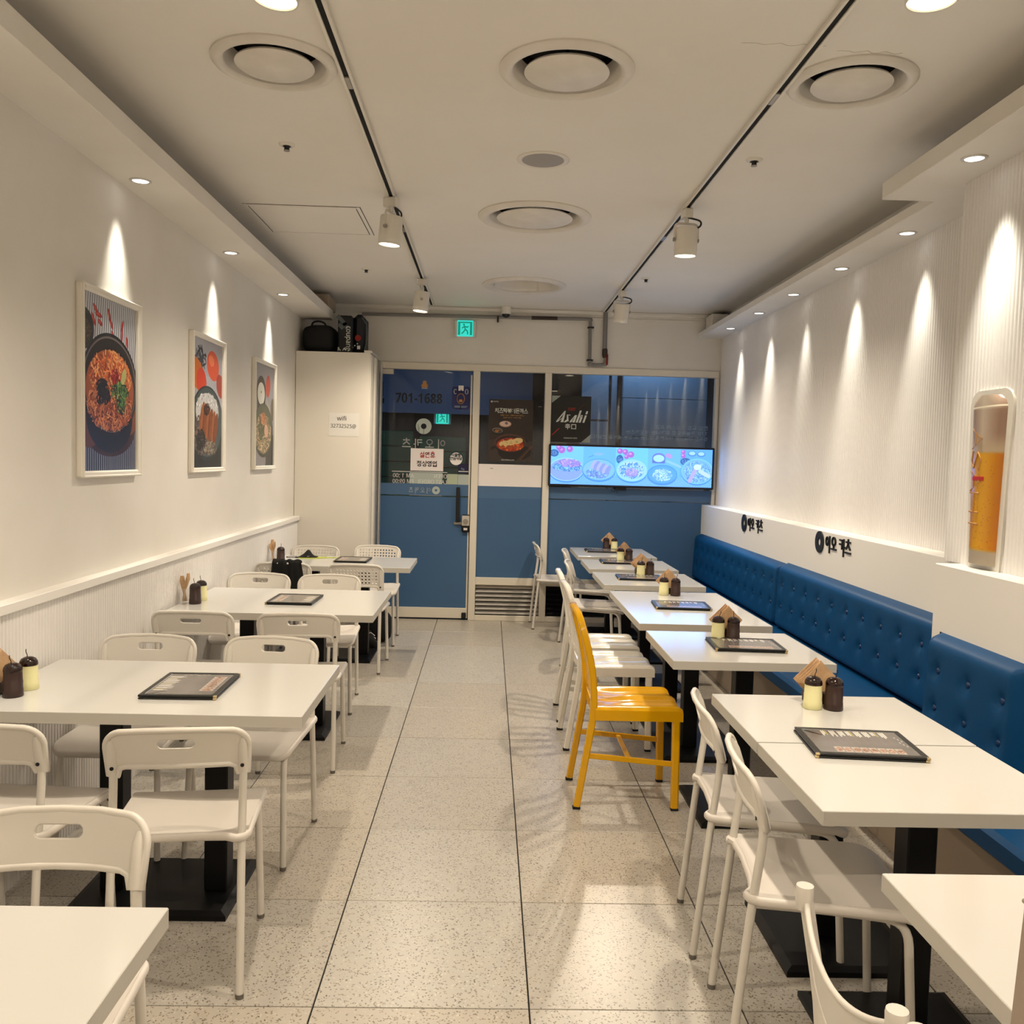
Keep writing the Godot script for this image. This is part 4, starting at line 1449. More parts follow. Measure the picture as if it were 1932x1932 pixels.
# ------------------------------------------------------------------ things on walls and windows
func framed(label: String, z_mid: float, w: float, tex: Texture2D, called: String) -> void:
	var o := thing("framed_picture", label, "picture", Vector3(-1.655, 1.405, z_mid), 90, "framed food pictures")
	var h := 0.785
	var st := new_st()
	for q in [[Vector3(-w / 2 + 0.014, h / 2, 0.014), Vector3(0.028, h, 0.028)], [Vector3(w / 2 - 0.014, h / 2, 0.014), Vector3(0.028, h, 0.028)], [Vector3(0, 0.014, 0.014), Vector3(w - 0.05, 0.028, 0.028)], [Vector3(0, h - 0.014, 0.014), Vector3(w - 0.05, 0.028, 0.028)]]:
		bx(st, q[0], q[1], 0.006)
	for q in [[Vector3(-w / 2 + 0.006, h / 2, 0.016), Vector3(0.008, h, 0.034)], [Vector3(w / 2 - 0.006, h / 2, 0.016), Vector3(0.008, h, 0.034)], [Vector3(0, 0.006, 0.016), Vector3(w, 0.008, 0.034)], [Vector3(0, h - 0.006, 0.016), Vector3(w, 0.008, 0.034)]]:
		bx(st, q[0], q[1], 0.003)
	obj("frame", st, M.picture_frame, o)
	st = new_st()
	quad(st, Vector3(-w / 2 + 0.024, 0.024, 0.012), Vector3(w / 2 - 0.024, 0.024, 0.012), Vector3(w / 2 - 0.024, h - 0.024, 0.012), Vector3(-w / 2 + 0.024, h - 0.024, 0.012))
	quad(st, Vector3(w / 2 - 0.024, 0.024, 0.006), Vector3(-w / 2 + 0.024, 0.024, 0.006), Vector3(-w / 2 + 0.024, h - 0.024, 0.006), Vector3(w / 2 - 0.024, h - 0.024, 0.006))
	obj("print", st, print_mat(called, tex, 0.35), o)

func stew_picture() -> Texture2D:
	var c := Canvas.new(400, 540, Color(0.62, 0.63, 0.66), 31)
	c.stripes(0, 0, 400, 300, 15, 0.12, Color(0.80, 0.81, 0.84), Color(0.50, 0.50, 0.53))
	c.stripes(0, 290, 400, 540, 15, 0.0, Color(0.16, 0.18, 0.26), Color(0.55, 0.57, 0.62), 0.68)
	c.ell(10, 112, 72, 62, 0, Color(0.15, 0.14, 0.13))
	c.ell(14, 114, 56, 48, 0, Color(0.10, 0.09, 0.09))
	c.strands(18, 120, 48, 36, 120, 22, 4, [Color(0.40, 0.30, 0.22), Color(0.30, 0.20, 0.14), Color(0.22, 0.17, 0.12)])
	for p in [[95, 45, 20, 0.6], [115, 60, 22, 0.1], [80, 78, 22, 0.9], [125, 82, 16, 0.4], [190, 50, 20, 1.2], [205, 75, 18, 0.9], [195, 115, 24, 0.0], [215, 108, 14, 1.0], [288, 70, 20, 2.0], [285, 100, 22, 1.7], [325, 118, 18, 1.3], [222, 140, 22, 1.2]]:
		c.ell(p[0], p[1], p[2], 7, p[3], Color(0.62, 0.10, 0.10), 0.15)
		c.ell(p[0] - 3, p[1] - 2, p[2] * 0.5, 2.5, p[3], Color(0.80, 0.30, 0.26))
	c.ell(200, 400, 190, 92, 0, Color(0.20, 0.09, 0.06), 0.1)
	c.ell(330, 330, 96, 92, 0.4, Color(0.45, 0.24, 0.13), 0.12)
	c.ell(60, 390, 70, 80, 0.7, Color(0.36, 0.20, 0.13), 0.12)
	c.ell(200, 370, 168, 110, 0, Color(0.05, 0.05, 0.07))
	c.ell(203, 268, 206, 162, 0, Color(0.07, 0.045, 0.05))
	c.ell(203, 266, 194, 150, 0, Color(0.42, 0.38, 0.38))
	c.ell(203, 268, 188, 145, 0, Color(0.11, 0.07, 0.06))
	c.ell(203, 284, 176, 126, 0, Color(0.60, 0.31, 0.15), 0.16)
	c.strands(203, 240, 150, 82, 420, 40, 5, [Color(0.82, 0.48, 0.25), Color(0.75, 0.34, 0.16), Color(0.88, 0.60, 0.36), Color(0.62, 0.22, 0.10)])
	c.strands(203, 335, 165, 78, 480, 26, 4, [Color(0.72, 0.42, 0.24), Color(0.55, 0.26, 0.13), Color(0.80, 0.52, 0.33), Color(0.38, 0.16, 0.08)])
	for q in [[140, 280, 42, 30, 110], [165, 305, 34, 26, 70], [128, 315, 26, 20, 40], [150, 262, 20, 14, 24]]:
		c.strands(q[0], q[1], q[2], q[3], q[4], 18, 4, [Color(0.05, 0.05, 0.06), Color(0.10, 0.09, 0.10), Color(0.02, 0.02, 0.03)])
	c.strands(268, 282, 70, 34, 110, 46, 4, [Color(0.30, 0.46, 0.22), Color(0.20, 0.33, 0.16), Color(0.50, 0.62, 0.36), Color(0.10, 0.16, 0.09)])
	c.strands(282, 312, 40, 44, 70, 40, 4, [Color(0.28, 0.44, 0.20), Color(0.16, 0.28, 0.13), Color(0.46, 0.58, 0.32), Color(0.08, 0.14, 0.08)])
	c.strands(232, 238, 28, 24, 50, 14, 5, [Color(0.62, 0.13, 0.11), Color(0.45, 0.07, 0.07)])
	c.ell(300, 232, 16, 28, 0.5, Color(0.68, 0.68, 0.42))
	return c.tex()

func cutlet_picture() -> Texture2D:
	var c := Canvas.new(400, 540, Color(0.66, 0.66, 0.70), 33)
	c.stripes(170, 150, 400, 330, 16, -0.5, Color(0.80, 0.80, 0.83), Color(0.55, 0.55, 0.60))
	c.rect(0, 400, 400, 540, Color(0.09, 0.10, 0.10), 0.12)
	c.strands(110, 80, 70, 50, 60, 26, 8, [Color(0.16, 0.18, 0.24), Color(0.28, 0.30, 0.36)])
	c.ell(60, 150, 95, 60, 0.3, Color(0.80, 0.42, 0.12), 0.06)
	c.ell(120, 180, 62, 56, 0.4, Color(0.85, 0.26, 0.14), 0.06)
	c.ell(270, 100, 82, 62, 0.2, Color(0.86, 0.34, 0.20), 0.06)
	c.ell(250, 80, 36, 22, 0.2, Color(0.93, 0.50, 0.34))
	c.ell(375, 180, 60, 46, 0.6, Color(0.66, 0.22, 0.14), 0.08)
	c.ell(200, 350, 212, 158, 0, Color(0.13, 0.17, 0.17))
	c.ell(200, 345, 200, 146, 0, Color(0.26, 0.32, 0.33))
	c.ell(200, 300, 150, 78, 0, Color(0.80, 0.80, 0.80), 0.05)
	c.strands(200, 280, 140, 60, 160, 14, 5, [Color(0.90, 0.90, 0.90), Color(0.74, 0.74, 0.74)])
	c.strands(150, 400, 150, 85, 600, 20, 5, [Color(0.42, 0.33, 0.30), Color(0.24, 0.19, 0.17), Color(0.56, 0.46, 0.42), Color(0.14, 0.13, 0.11)])
	for k in 6:
		c.ell(130 + k * 36, 330 + k * 8, 26, 72, 0.35, [Color(0.62, 0.36, 0.18), Color(0.52, 0.27, 0.12)][k % 2], 0.2)
		c.line(Vector2(120 + k * 36, 270 + k * 8), Vector2(100 + k * 36, 390 + k * 8), 3, Color(0.28, 0.13, 0.06))
	c.strands(190, 290, 40, 26, 60, 20, 6, [Color(0.16, 0.08, 0.05), Color(0.30, 0.16, 0.09)])
	c.strands(110, 420, 60, 45, 160, 12, 5, [Color(0.06, 0.07, 0.06), Color(0.15, 0.16, 0.13)])
	c.strands(240, 455, 90, 30, 150, 18, 4, [Color(0.62, 0.58, 0.50), Color(0.35, 0.28, 0.24)])
	return c.tex()

func noodle_picture() -> Texture2D:
	var c := Canvas.new(400, 540, Color(0.56, 0.56, 0.59), 35)
	c.rect(0, 370, 400, 540, Color(0.15, 0.15, 0.16), 0.1)
	c.ell(90, 470, 160, 70, 0.3, Color(0.52, 0.51, 0.53))
	c.ell(140, 150, 92, 84, 0, Color(0.14, 0.07, 0.07))
	c.rect(62, 150, 220, 250, Color(0.10, 0.05, 0.06))
	c.ell(140, 158, 72, 58, 0, Color(0.84, 0.84, 0.80))
	c.ell(140, 150, 8, 6, 0, Color(0.35, 0.40, 0.30))
	c.ell(280, 110, 46, 60, 0.3, Color(0.72, 0.24, 0.14), 0.1)
	c.line(Vector2(250, 190), Vector2(360, 260), 26, Color(0.62, 0.60, 0.58))
	c.ell(380, 230, 40, 60, 0, Color(0.40, 0.36, 0.30), 0.1)
	c.ell(190, 350, 196, 142, 0, Color(0.13, 0.15, 0.12))
	c.ell(190, 344, 186, 132, 0, Color(0.30, 0.32, 0.24))
	c.strands(190, 366, 158, 104, 620, 30, 5, [Color(0.72, 0.62, 0.46), Color(0.55, 0.46, 0.33), Color(0.82, 0.74, 0.60), Color(0.35, 0.27, 0.18)])
	c.strands(150, 340, 60, 60, 160, 22, 5, [Color(0.30, 0.36, 0.20), Color(0.20, 0.25, 0.14)])
	c.strands(190, 290, 60, 34, 90, 34, 5, [Color(0.78, 0.52, 0.34), Color(0.64, 0.36, 0.22)])
	c.ell(250, 350, 40, 34, 0.4, Color(0.80, 0.62, 0.52), 0.08)
	return c.tex()

func screen_picture() -> Texture2D:
	var c := Canvas.new(960, 216, Color(0.36, 0.72, 0.93), 41)
	for k in 5:
		c.rect(192 * k, 0, 192 * k + 192, 216, [Color(0.40, 0.76, 0.95), Color(0.34, 0.68, 0.92), Color(0.38, 0.78, 0.96), Color(0.36, 0.70, 0.94), Color(0.32, 0.64, 0.92)][k])
		c.stripes(192 * k, 160, 192 * k + 192, 216, 8, 0.5, Color(0.50, 0.80, 0.98), Color(0.24, 0.52, 0.84))
	for q in [[62, 22, 20], [46, 8, 16], [110, 16, 18], [408, 20, 16], [440, 24, 16], [474, 38, 18], [448, 52, 13], [786, 16, 12], [786, 38, 13]]:
		c.ell(q[0], q[1], q[2], q[2] * 0.95, 0, Color(0.62, 0.30, 0.62))
		c.ell(q[0] - 4, q[1] - 4, q[2] * 0.4, q[2] * 0.3, 0, Color(0.86, 0.55, 0.80))
	for q in [[18, 40, 26, 20], [408, 66, 20, 24], [800, 70, 30, 20]]:
		c.ell(q[0], q[1], q[2], q[3], 0, Color(0.10, 0.26, 0.44))
		c.strands(q[0], q[1], q[2] * 0.8, q[3] * 0.7, 40, 8, 2, [Color(0.35, 0.55, 0.75), Color(0.15, 0.3, 0.5)])
	var bowl := func(cx: float, cy: float, rx: float, ry: float, rim: Color, fillc: Color) -> void:
		c.ell(cx, cy + 8, rx, ry, 0, Color(0.22, 0.48, 0.78))
		c.ell(cx, cy, rx, ry, 0, rim)
		c.ell(cx, cy + 1, rx - 5, ry - 5, 0, fillc, 0.05)
	bowl.call(92, 132, 102, 66, Color(0.55, 0.83, 0.97), Color(0.48, 0.60, 0.86))
	c.strands(100, 118, 90, 24, 240, 14, 4, [Color(0.30, 0.56, 0.68), Color(0.20, 0.40, 0.62), Color(0.45, 0.75, 0.80)])
	c.strands(110, 96, 64, 22, 90, 14, 7, [Color(0.68, 0.55, 0.80), Color(0.58, 0.46, 0.72)])
	bowl.call(286, 128, 98, 62, Color(0.28, 0.60, 0.80), Color(0.44, 0.72, 0.93))
	c.strands(276, 150, 70, 28, 220, 12, 4, [Color(0.28, 0.50, 0.66), Color(0.52, 0.72, 0.90), Color(0.42, 0.48, 0.78)])
	for k in 6:
		c.ell(254 + k * 17, 100 + k * 6, 12, 28, 0.5, [Color(0.62, 0.66, 0.90), Color(0.48, 0.54, 0.82)][k % 2])
	c.line(Vector2(222, 60), Vector2(250, 48), 3, Color(0.25, 0.5, 0.7))
	c.ell(282, 40, 26, 8, 0, Color(0.46, 0.68, 0.78))
	bowl.call(482, 126, 94, 66, Color(0.40, 0.76, 0.93), Color(0.56, 0.84, 0.97))
	c.strands(480, 128, 74, 46, 340, 18, 4, [Color(0.76, 0.90, 0.98), Color(0.30, 0.62, 0.74), Color(0.55, 0.80, 0.92), Color(0.26, 0.48, 0.68)])
	c.strands(480, 140, 36, 22, 70, 12, 8, [Color(0.66, 0.60, 0.84), Color(0.56, 0.50, 0.76)])
	c.ell(640, 52, 38, 26, 0, Color(0.36, 0.40, 0.66))
	c.rect(602, 52, 678, 84, Color(0.30, 0.36, 0.62))
	c.ell(640, 56, 32, 20, 0, Color(0.62, 0.88, 0.98))
	c.ell(700, 40, 20, 12, 0.4, Color(0.70, 0.52, 0.70))
	c.line(Vector2(690, 70), Vector2(770, 100), 14, Color(0.50, 0.76, 0.92))
	bowl.call(664, 146, 88, 54, Color(0.22, 0.52, 0.74), Color(0.28, 0.60, 0.82))
	c.strands(664, 150, 58, 34, 260, 18, 4, [Color(0.72, 0.90, 0.96), Color(0.55, 0.80, 0.92), Color(0.40, 0.68, 0.84)])
	bowl.call(872, 124, 94, 72, Color(0.42, 0.80, 0.96), Color(0.42, 0.68, 0.90))
	c.strands(872, 128, 80, 58, 360, 18, 3, [Color(0.30, 0.52, 0.78), Color(0.60, 0.82, 0.94), Color(0.34, 0.64, 0.78)])
	c.line(Vector2(858, 120), Vector2(828, 180), 22, Color(0.68, 0.62, 0.86))
	c.ell(872, 100, 22, 16, 0, Color(0.78, 0.94, 0.98))
	c.line(Vector2(890, 124), Vector2(940, 150), 22, Color(0.72, 0.86, 0.94))
	for q in [[838, 24], [892, 26]]:
		c.ell(q[0], q[1], 24, 15, 0, Color(0.24, 0.46, 0.66))
		c.ell(q[0], q[1] - 2, 18, 10, 0, Color(0.60, 0.84, 0.94))
	for i in range(0, c.d.size(), 3):
		c.d[i] = int(lerpf(c.d[i], 95.0, 0.28))
		c.d[i + 1] = int(lerpf(c.d[i + 1] * 0.88, 165.0, 0.28))
		c.d[i + 2] = int(lerpf(c.d[i + 2], 236.0, 0.28))
	return c.tex()

func pot_poster() -> Texture2D:
	var c := Canvas.new(400, 560, Color(0.17, 0.13, 0.115), 43)
	for i in 260:
		c.ell(c.r.randf() * 400, c.r.randf_range(0, 560), c.r.randf_range(14, 60), c.r.randf_range(8, 30), 0, Color(0.25, 0.20, 0.18) if i % 2 else Color(0.13, 0.10, 0.09), 0.05, false, 0.10)
	c.ell(200, 480, 330, 130, 0, Color(0.29, 0.235, 0.225), 0.05, false, 0.45)
	c.ell(150, 222, 54, 28, 0, Color(0.72, 0.56, 0.48))
	c.ell(150, 220, 46, 22, 0, Color(0.84, 0.74, 0.66))
	c.ell(160, 215, 14, 12, 0.4, Color(0.48, 0.38, 0.46))
	c.ell(82, 292, 52, 28, 0.1, Color(0.09, 0.07, 0.06))
	c.ell(80, 282, 46, 23, 0.1, Color(0.50, 0.49, 0.48))
	c.ell(80, 284, 39, 18, 0.1, Color(0.20, 0.15, 0.12))
	c.strands(78, 286, 26, 11, 40, 9, 5, [Color(0.74, 0.50, 0.24), Color(0.55, 0.32, 0.14)])
	c.ell(240, 476, 150, 74, 0, Color(0.08, 0.065, 0.06))
	c.ell(200, 410, 138, 92, 0, Color(0.08, 0.065, 0.065))
	c.line(Vector2(328, 362), Vector2(352, 372), 24, Color(0.10, 0.075, 0.07))
	c.line(Vector2(66, 430), Vector2(30, 446), 22, Color(0.10, 0.075, 0.07))
	c.ell(198, 392, 142, 80, 0, Color(0.34, 0.21, 0.18))
	c.ell(198, 396, 132, 71, 0, Color(0.18, 0.10, 0.08))
	c.ell(200, 408, 122, 60, 0, Color(0.62, 0.17, 0.06), 0.1)
	c.strands(200, 408, 116, 56, 160, 46, 10, [Color(0.85, 0.38, 0.14), Color(0.72, 0.24, 0.08), Color(0.92, 0.52, 0.24), Color(0.55, 0.13, 0.04)])
	for k in 9:
		c.ell(130 + k * 19, 405 - k * 4.5, 30, 24 + 4 * sin(k * 2.0), 0, Color(0.86, 0.74, 0.50), 0.08)
	for k in 26:
		c.ell(c.r.randf_range(120, 300), c.r.randf_range(420, 436), 6, 9, 0, Color(0.66, 0.30, 0.12))
	c.strands(215, 385, 70, 14, 16, 5, 3, [Color(0.35, 0.40, 0.20)])
	c.line(Vector2(388, 415), Vector2(268, 548), 5, Color(0.36, 0.22, 0.14))
	c.line(Vector2(396, 422), Vector2(290, 546), 5, Color(0.46, 0.30, 0.20))
	return c.tex()

func beer_print() -> Texture2D:
	var c := Canvas.new(200, 620, Color(0.80, 0.52, 0.08), 47)
	for y in 620:
		for x in 200:
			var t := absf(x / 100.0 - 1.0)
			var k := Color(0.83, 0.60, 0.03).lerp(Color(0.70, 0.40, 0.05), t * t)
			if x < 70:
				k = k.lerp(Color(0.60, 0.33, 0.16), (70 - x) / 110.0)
			if y < 205:
				k = Color(0.80, 0.75, 0.68).lerp(Color(0.58, 0.47, 0.40), clampf(t * 0.9 + (0.25 if y > 50 else 0.0), 0, 1))
				k = k.lerp(Color(0.70, 0.62, 0.52), smoothstep(130, 200, y))
			elif y < 216:
				k = Color(0.70, 0.60, 0.48).lerp(k, (y - 205) / 11.0)
			if y > 556:
				k = k.lerp(Color(0.64, 0.59, 0.52), smoothstep(556, 575, y))
			c.put(x, y, k, 1.0)
	c.line(Vector2(0, 44), Vector2(200, 40), 6, Color(0.95, 0.91, 0.82))
	for i in 90:
		c.ell(c.r.randf_range(20, 190), c.r.randf_range(240, 560), 1.3, 1.3, 0, Color(0.60, 0.35, 0.05))
	return c.tex()

# printed slab facing +z
func print_slab(called: String, x0: float, y0: float, x1: float, y1: float, z: float, m: Material, label := "", category := "", parent: Node = null) -> MeshInstance3D:
	var st := new_st()
	bb(st, Vector3(x0, y0, z - 0.0012), Vector3(x1, y1, z))
	var o := obj(called, st, m, parent)
	if label:
		tag(o, label, category)
	return o

func strokes_part(called: String, strokes: Array, at: Vector3, u: Vector3, v: Vector3, n: Vector3, width: float, depth: float, m: Material, parent: Node) -> MeshInstance3D:
	var st := new_st()
	ribbons(st, strokes, at, u, v, n, width, depth)
	return obj(called, st, m, parent)

func disc_part(called: String, c: Vector3, r: float, hole: float, m: Material, parent: Node, n := Vector3.BACK, depth := 0.001, squash := 1.0) -> MeshInstance3D:
	var st := new_st()
	var u := Vector3.UP.cross(n).normalized()
	plate(st, circle(Vector2.ZERO, r, 36), [circle(Vector2.ZERO, hole, 24)] if hole > 0 else [], depth, func(p: Vector2) -> Vector3: return c + u * p.x * squash + Vector3.UP * p.y + n * depth * 0.5, [-r - 0.01, 0.0, r + 0.01], [-r - 0.01, 0.0, r + 0.01])
	return obj(called, st, m, parent)

func build_wall_things() -> void:
	var X := Vector3.RIGHT
	var Y := Vector3.UP
	var Zp := Vector3.BACK
	framed("framed picture of red noodle stew, nearest on left wall", -3.935, 0.605, stew_picture(), "stew_print")
	framed("framed picture of sliced cutlet with rice, middle of three", -5.27, 0.605, cutlet_picture(), "cutlet_print")
	framed("framed picture of noodle bowl and white soup, nearest the cabinet", -6.575, 0.605, noodle_picture(), "noodle_print")
	# logos on the ledge
	for q in [[-6.96, 1.077, "raised black shop sign on ledge, farther one", 0.068], [-5.355, 1.077, "raised black shop sign on ledge, nearer one", 0.066]]:
		var o := thing("wall_sign", q[2], "sign", Vector3(2.02, q[1], q[0]), 0, "raised black signs on the ledge")
		disc_part("ring_emblem", Vector3(-0.0, 0, 0), q[3], q[3] * 0.36, M.ink_black, o, Vector3.LEFT, 0.008)
		for k in 2:
			strokes_part("lettering", hangul(["이오", "카츠"][k], 1.12, 0.32), Vector3(0, -0.026, 0.100 + 0.208 * k), Zp * 0.076, Y * 0.072, Vector3.LEFT, 0.0095, 0.008, M.ink_black, o)
	# beer glass board on the pillar
	var b := thing("beer_board", "tall moulded beer glass board on the right pillar", "sign", Vector3(1.918, 1.146, -3.385))
	var out := PackedVector2Array([Vector2(-0.112, 0.0), Vector2(0.112, 0.0), Vector2(0.145, 0.62)])
	for k in 7:
		var a := PI / 2 * k / 6.0
		out.append(Vector2(0.085 + 0.06 * cos(a), 0.635 + 0.06 * sin(a)))
	for k in 7:
		var a := PI / 2 + PI / 2 * k / 6.0
		out.append(Vector2(-0.085 + 0.06 * cos(a), 0.635 + 0.06 * sin(a)))
	out.append(Vector2(-0.145, 0.62))
	var st := new_st()
	plate(st, out, [], 0.012, func(p: Vector2) -> Vector3: return Vector3(0, p.y, p.x), [-0.2, 0.0, 0.2], [-0.1, 0.35, 0.8])
	obj("backing", st, M.plastic_white, b)
	st = new_st()
	var nx := 14
	for j in 30:
		for i in nx:
			var f := func(ii: int, jj: int) -> Vector3:
				var t := float(jj) / 30.0
				var u := float(ii) / nx * 2.0 - 1.0
				var hw := lerpf(0.086, 0.114, t)
				var yy := 0.025 + 0.648 * t
				if t > 0.93:
					hw -= 0.05 * pow((t - 0.93) / 0.07, 2)
				return Vector3(-0.006 - 0.030 * sqrt(maxf(0.0, 1.0 - u * u)), yy, u * hw)
			var A = f.call(i, j)
			var B2 = f.call(i + 1, j)
			var C = f.call(i + 1, j + 1)
			var D = f.call(i, j + 1)
			var ua := Vector2(float(i) / nx, 1.0 - j / 30.0)
			var uc := Vector2(float(i + 1) / nx, 1.0 - (j + 1) / 30.0)
			tri(st, A, B2, C, 1, ua, Vector2(uc.x, ua.y), uc)
			tri(st, A, C, D, 1, ua, uc, Vector2(ua.x, uc.y))
	var glass := obj("beer_glass", st, print_mat("beer_print", beer_print(), 0.22), b)
	# raised lettering running down the glass
	var strokes := []
	var letters := [[[0, 0, 0.5, 1, 1, 0], [0.2, 0.4, 0.8, 0.4]], [[1, 0.8, 0.5, 1, 0.1, 0.75, 0.9, 0.3, 0.5, 0, 0, 0.2]], [[0, 0, 0.5, 1, 1, 0], [0.2, 0.4, 0.8, 0.4]], [[0, 0, 0, 1], [1, 0, 1, 1], [0, 0.5, 1, 0.5]], [[0.5, 0, 0.5, 1]]]
	var yy := 0.545
	for L in letters:
		for s in L:
			var q := PackedVector2Array()
			for k in range(0, s.size(), 2):
				q.append(Vector2(-0.078 + s[k + 1] * 0.082, yy - s[k] * 0.074))
			strokes.append(q)
		yy -= 0.082
	st = new_st()
	for s in strokes:
		var path := []
		for p in s:
			path.append(Vector3(-0.007 - 0.030 * sqrt(maxf(0.0, 1.0 - pow(p.x / 0.100, 2))), p.y, p.x))
		tube(st, path, 0.0035, 6)
	obj("raised_lettering", st, M.tan_print, glass)
	st = new_st()
	bx(st, Vector3(-0.037, 0.355, -0.01), Vector3(0.002, 0.016, 0.075), 0.0005)
	obj("red_label", st, M.ink_red, glass)
	# cabinet and what stands on it
	var cab := thing("cabinet", "tall plain white cabinet in the far left corner", "cabinet", Vector3(-1.30, 0, -8.112))
	slab_part("body", Vector3(-0.352, 0, -0.27), Vector3(0.280, 2.385, 0.43), M.cabinet_white, cab, 0.002)
	slab_part("front_panel", Vector3(-0.352, 0.0, 0.432), Vector3(0.274, 2.394, 0.452), M.cabinet_white, cab, 0.002)
	slab_part("top_edge", Vector3(0.222, 2.394, -0.26), Vector3(0.285, 2.414, 0.45), M.plastic_white, cab, 0.001)
	for k in 3:
		slab_part("side_channel", Vector3(0.281, 0, 0.18 - k * 0.2), Vector3(0.303, 2.375, 0.28 - k * 0.2), [M.plastic_white, M.aluminium, M.steel][k], cab, 0.003)
	var wp := thing("wifi_note", "white paper with wifi password taped on the tall cabinet", "paper", Vector3(-1.239, 1.783, -7.6595))
	print_slab("sheet", -0.128, -0.098, 0.128, 0.098, 0.0012, M.white_panel, "", "", wp)
	lettering("lettering", "wifi", 0.050, 0.078, wp, Vector3(-0.018, 0.052, 0.0016), M.ink_black, Basis.IDENTITY, false)
	lettering("lettering", "32732525@", 0.044, 0.214, wp, Vector3(-0.005, -0.012, 0.0016), M.ink_black, Basis.IDENTITY, false)
	# exit sign
	var ex := thing("exit_sign", "glowing green running man exit sign above the door", "sign", Vector3(-0.25, 2.72, BACK + 0.015))
	slab_part("housing", Vector3(-0.10, -0.075, 0), Vector3(0.10, 0.075, 0.028), M.plastic_white, ex, 0.005)
	slab_part("face", Vector3(-0.073, -0.072, 0.028), Vector3(0.073, 0.076, 0.036), M.exit_glow, ex, 0.003)
	slab_part("door_symbol", Vector3(-0.066, -0.058, 0.036), Vector3(-0.046, 0.062, 0.0367), M.exit_green, ex)
	slab_part("door_symbol", Vector3(0.044, -0.058, 0.036), Vector3(0.064, 0.062, 0.0367), M.exit_green, ex)
	slab_part("door_symbol", Vector3(-0.046, 0.05, 0.036), Vector3(0.044, 0.062, 0.0367), M.exit_green, ex)
	var P := func(a: Array) -> PackedVector2Array:
		var o2 := PackedVector2Array()
		for i in range(0, a.size(), 2):
			o2.append(Vector2(a[i], a[i + 1]))
		return o2
	var man := [P.call([-0.008, 0.022, 0.002, -0.008]), P.call([0.002, -0.008, 0.020, -0.022, 0.024, -0.048]), P.call([0.0, -0.008, -0.014, -0.030, -0.030, -0.044]), P.call([-0.006, 0.020, -0.026, 0.006]), P.call([-0.004, 0.020, 0.016, 0.012, 0.026, 0.020])]
	strokes_part("running_man", man, Vector3(0, 0, 0.036), X, Y, Zp, 0.011, 0.0008, M.exit_green, ex)
	disc_part("running_man_head", Vector3(-0.012, 0.036, 0.036), 0.009, 0, M.exit_green, ex)
	var ex2: Node3D = ex.duplicate()
	ex2.name = numbered("exit_sign")
	add_child(ex2)
	ex2.position = Vector3(-0.633, 2.055, -11.995)
	ex2.scale = Vector3.ONE * 1.15
	tag(ex2, "second green exit sign seen lower down through the door glass", "sign")
	# pipe
	var pipe := thing("water_pipe", "grey pipe along top of back wall dropping to a red valve", "pipe", Vector3(0, 0, BACK + 0.045))
	st = new_st()
	tube(st, smooth_path([Vector3(-1.2, 2.826, 0), Vector3(0.905, 2.842, 0), Vector3(0.912, 2.422, 0), Vector3(1.055, 2.425, 0), Vector3(1.055, 2.50, 0)], 0.03, 5), 0.0155, 14)
	obj("thin_run", st, M.pipe_grey, pipe)
	st = new_st()
	tube(st, [Vector3(1.048, 2.55, 0), Vector3(1.046, 2.92, 0)], 0.021, 16)
	obj("riser", st, M.pipe_grey, pipe)
	st = new_st()
	tube(st, [Vector3(1.052, 2.49, 0), Vector3(1.050, 2.515, 0), Vector3(1.050, 2.56, 0), Vector3(1.049, 2.575, 0)], [0.019, 0.025, 0.025, 0.022], 14)
	var vv := obj("valve", st, M.pipe_brown, pipe)
	st = new_st()
	bx(st, Vector3(1.072, 2.475, 0.012), Vector3(0.016, 0.105, 0.022), 0.006)
	obj("valve_handle", st, M.valve_red, vv)
	st = new_st()
	tube(st, [Vector3(0.36, 2.838, 0), Vector3(0.60, 2.840, 0)], 0.0175, 12)
	obj("tape_wrap", st, M.pipe_brown, pipe)
	for q in [[0.912, 2.765], [0.912, 2.465], [0.05, 2.835]]:
		st = new_st()
		if q[0] > 0.5:
			bx(st, Vector3(q[0], q[1], -0.004), Vector3(0.058, 0.014, 0.046), 0.003)
		else:
			bx(st, Vector3(q[0], q[1] - 0.02, -0.004), Vector3(0.014, 0.055, 0.046), 0.003)
		obj("clamp", st, M.dark_metal, pipe)
	for q in [[0.905, 2.835], [0.913, 2.428], [1.054, 2.432]]:
		st = new_st()
		bx(st, Vector3(q[0], q[1], 0), Vector3(0.040, 0.040, 0.040), 0.012)
		obj("elbow", st, M.pipe_grey, pipe)
	# dome camera
	var dc := thing("dome_camera", "small white dome camera on ceiling edge above the door", "camera", Vector3(0.122, 2.885, BACK + 0.125))
	st = new_st()
	lathe(st, [Vector2(0.040, -0.035), Vector2(0.046, -0.030), Vector2(0.048, 0.0), Vector2(0.048, 0.0), Vector2(0.048, 0.034)], 24)
	obj("housing", st, M.plastic_white, dc)
	st = new_st()
	lathe(st, [Vector2(0, -0.070), Vector2(0.016, -0.067), Vector2(0.030, -0.056), Vector2(0.038, -0.036)], 20)
	obj("dome", st, M.dome_black, dc)
	# boxes up in the corners
	var bxo := thing("wall_box", "beige box on the end of the left hanging shelf", "box", Vector3(-1.45, 2.782, -7.88))
	slab_part("case", Vector3(-0.09, 0.0, -0.20), Vector3(0.055, 0.100, 0.14), M.box_beige, bxo, 0.005)
	slab_part("lid", Vector3(-0.092, 0.092, -0.202), Vector3(0.058, 0.106, 0.143), M.box_beige, bxo, 0.003)
	bxo = thing("wall_box", "pale box on the far end of the right hanging shelf", "box", Vector3(2.06, 2.746, -8.24))
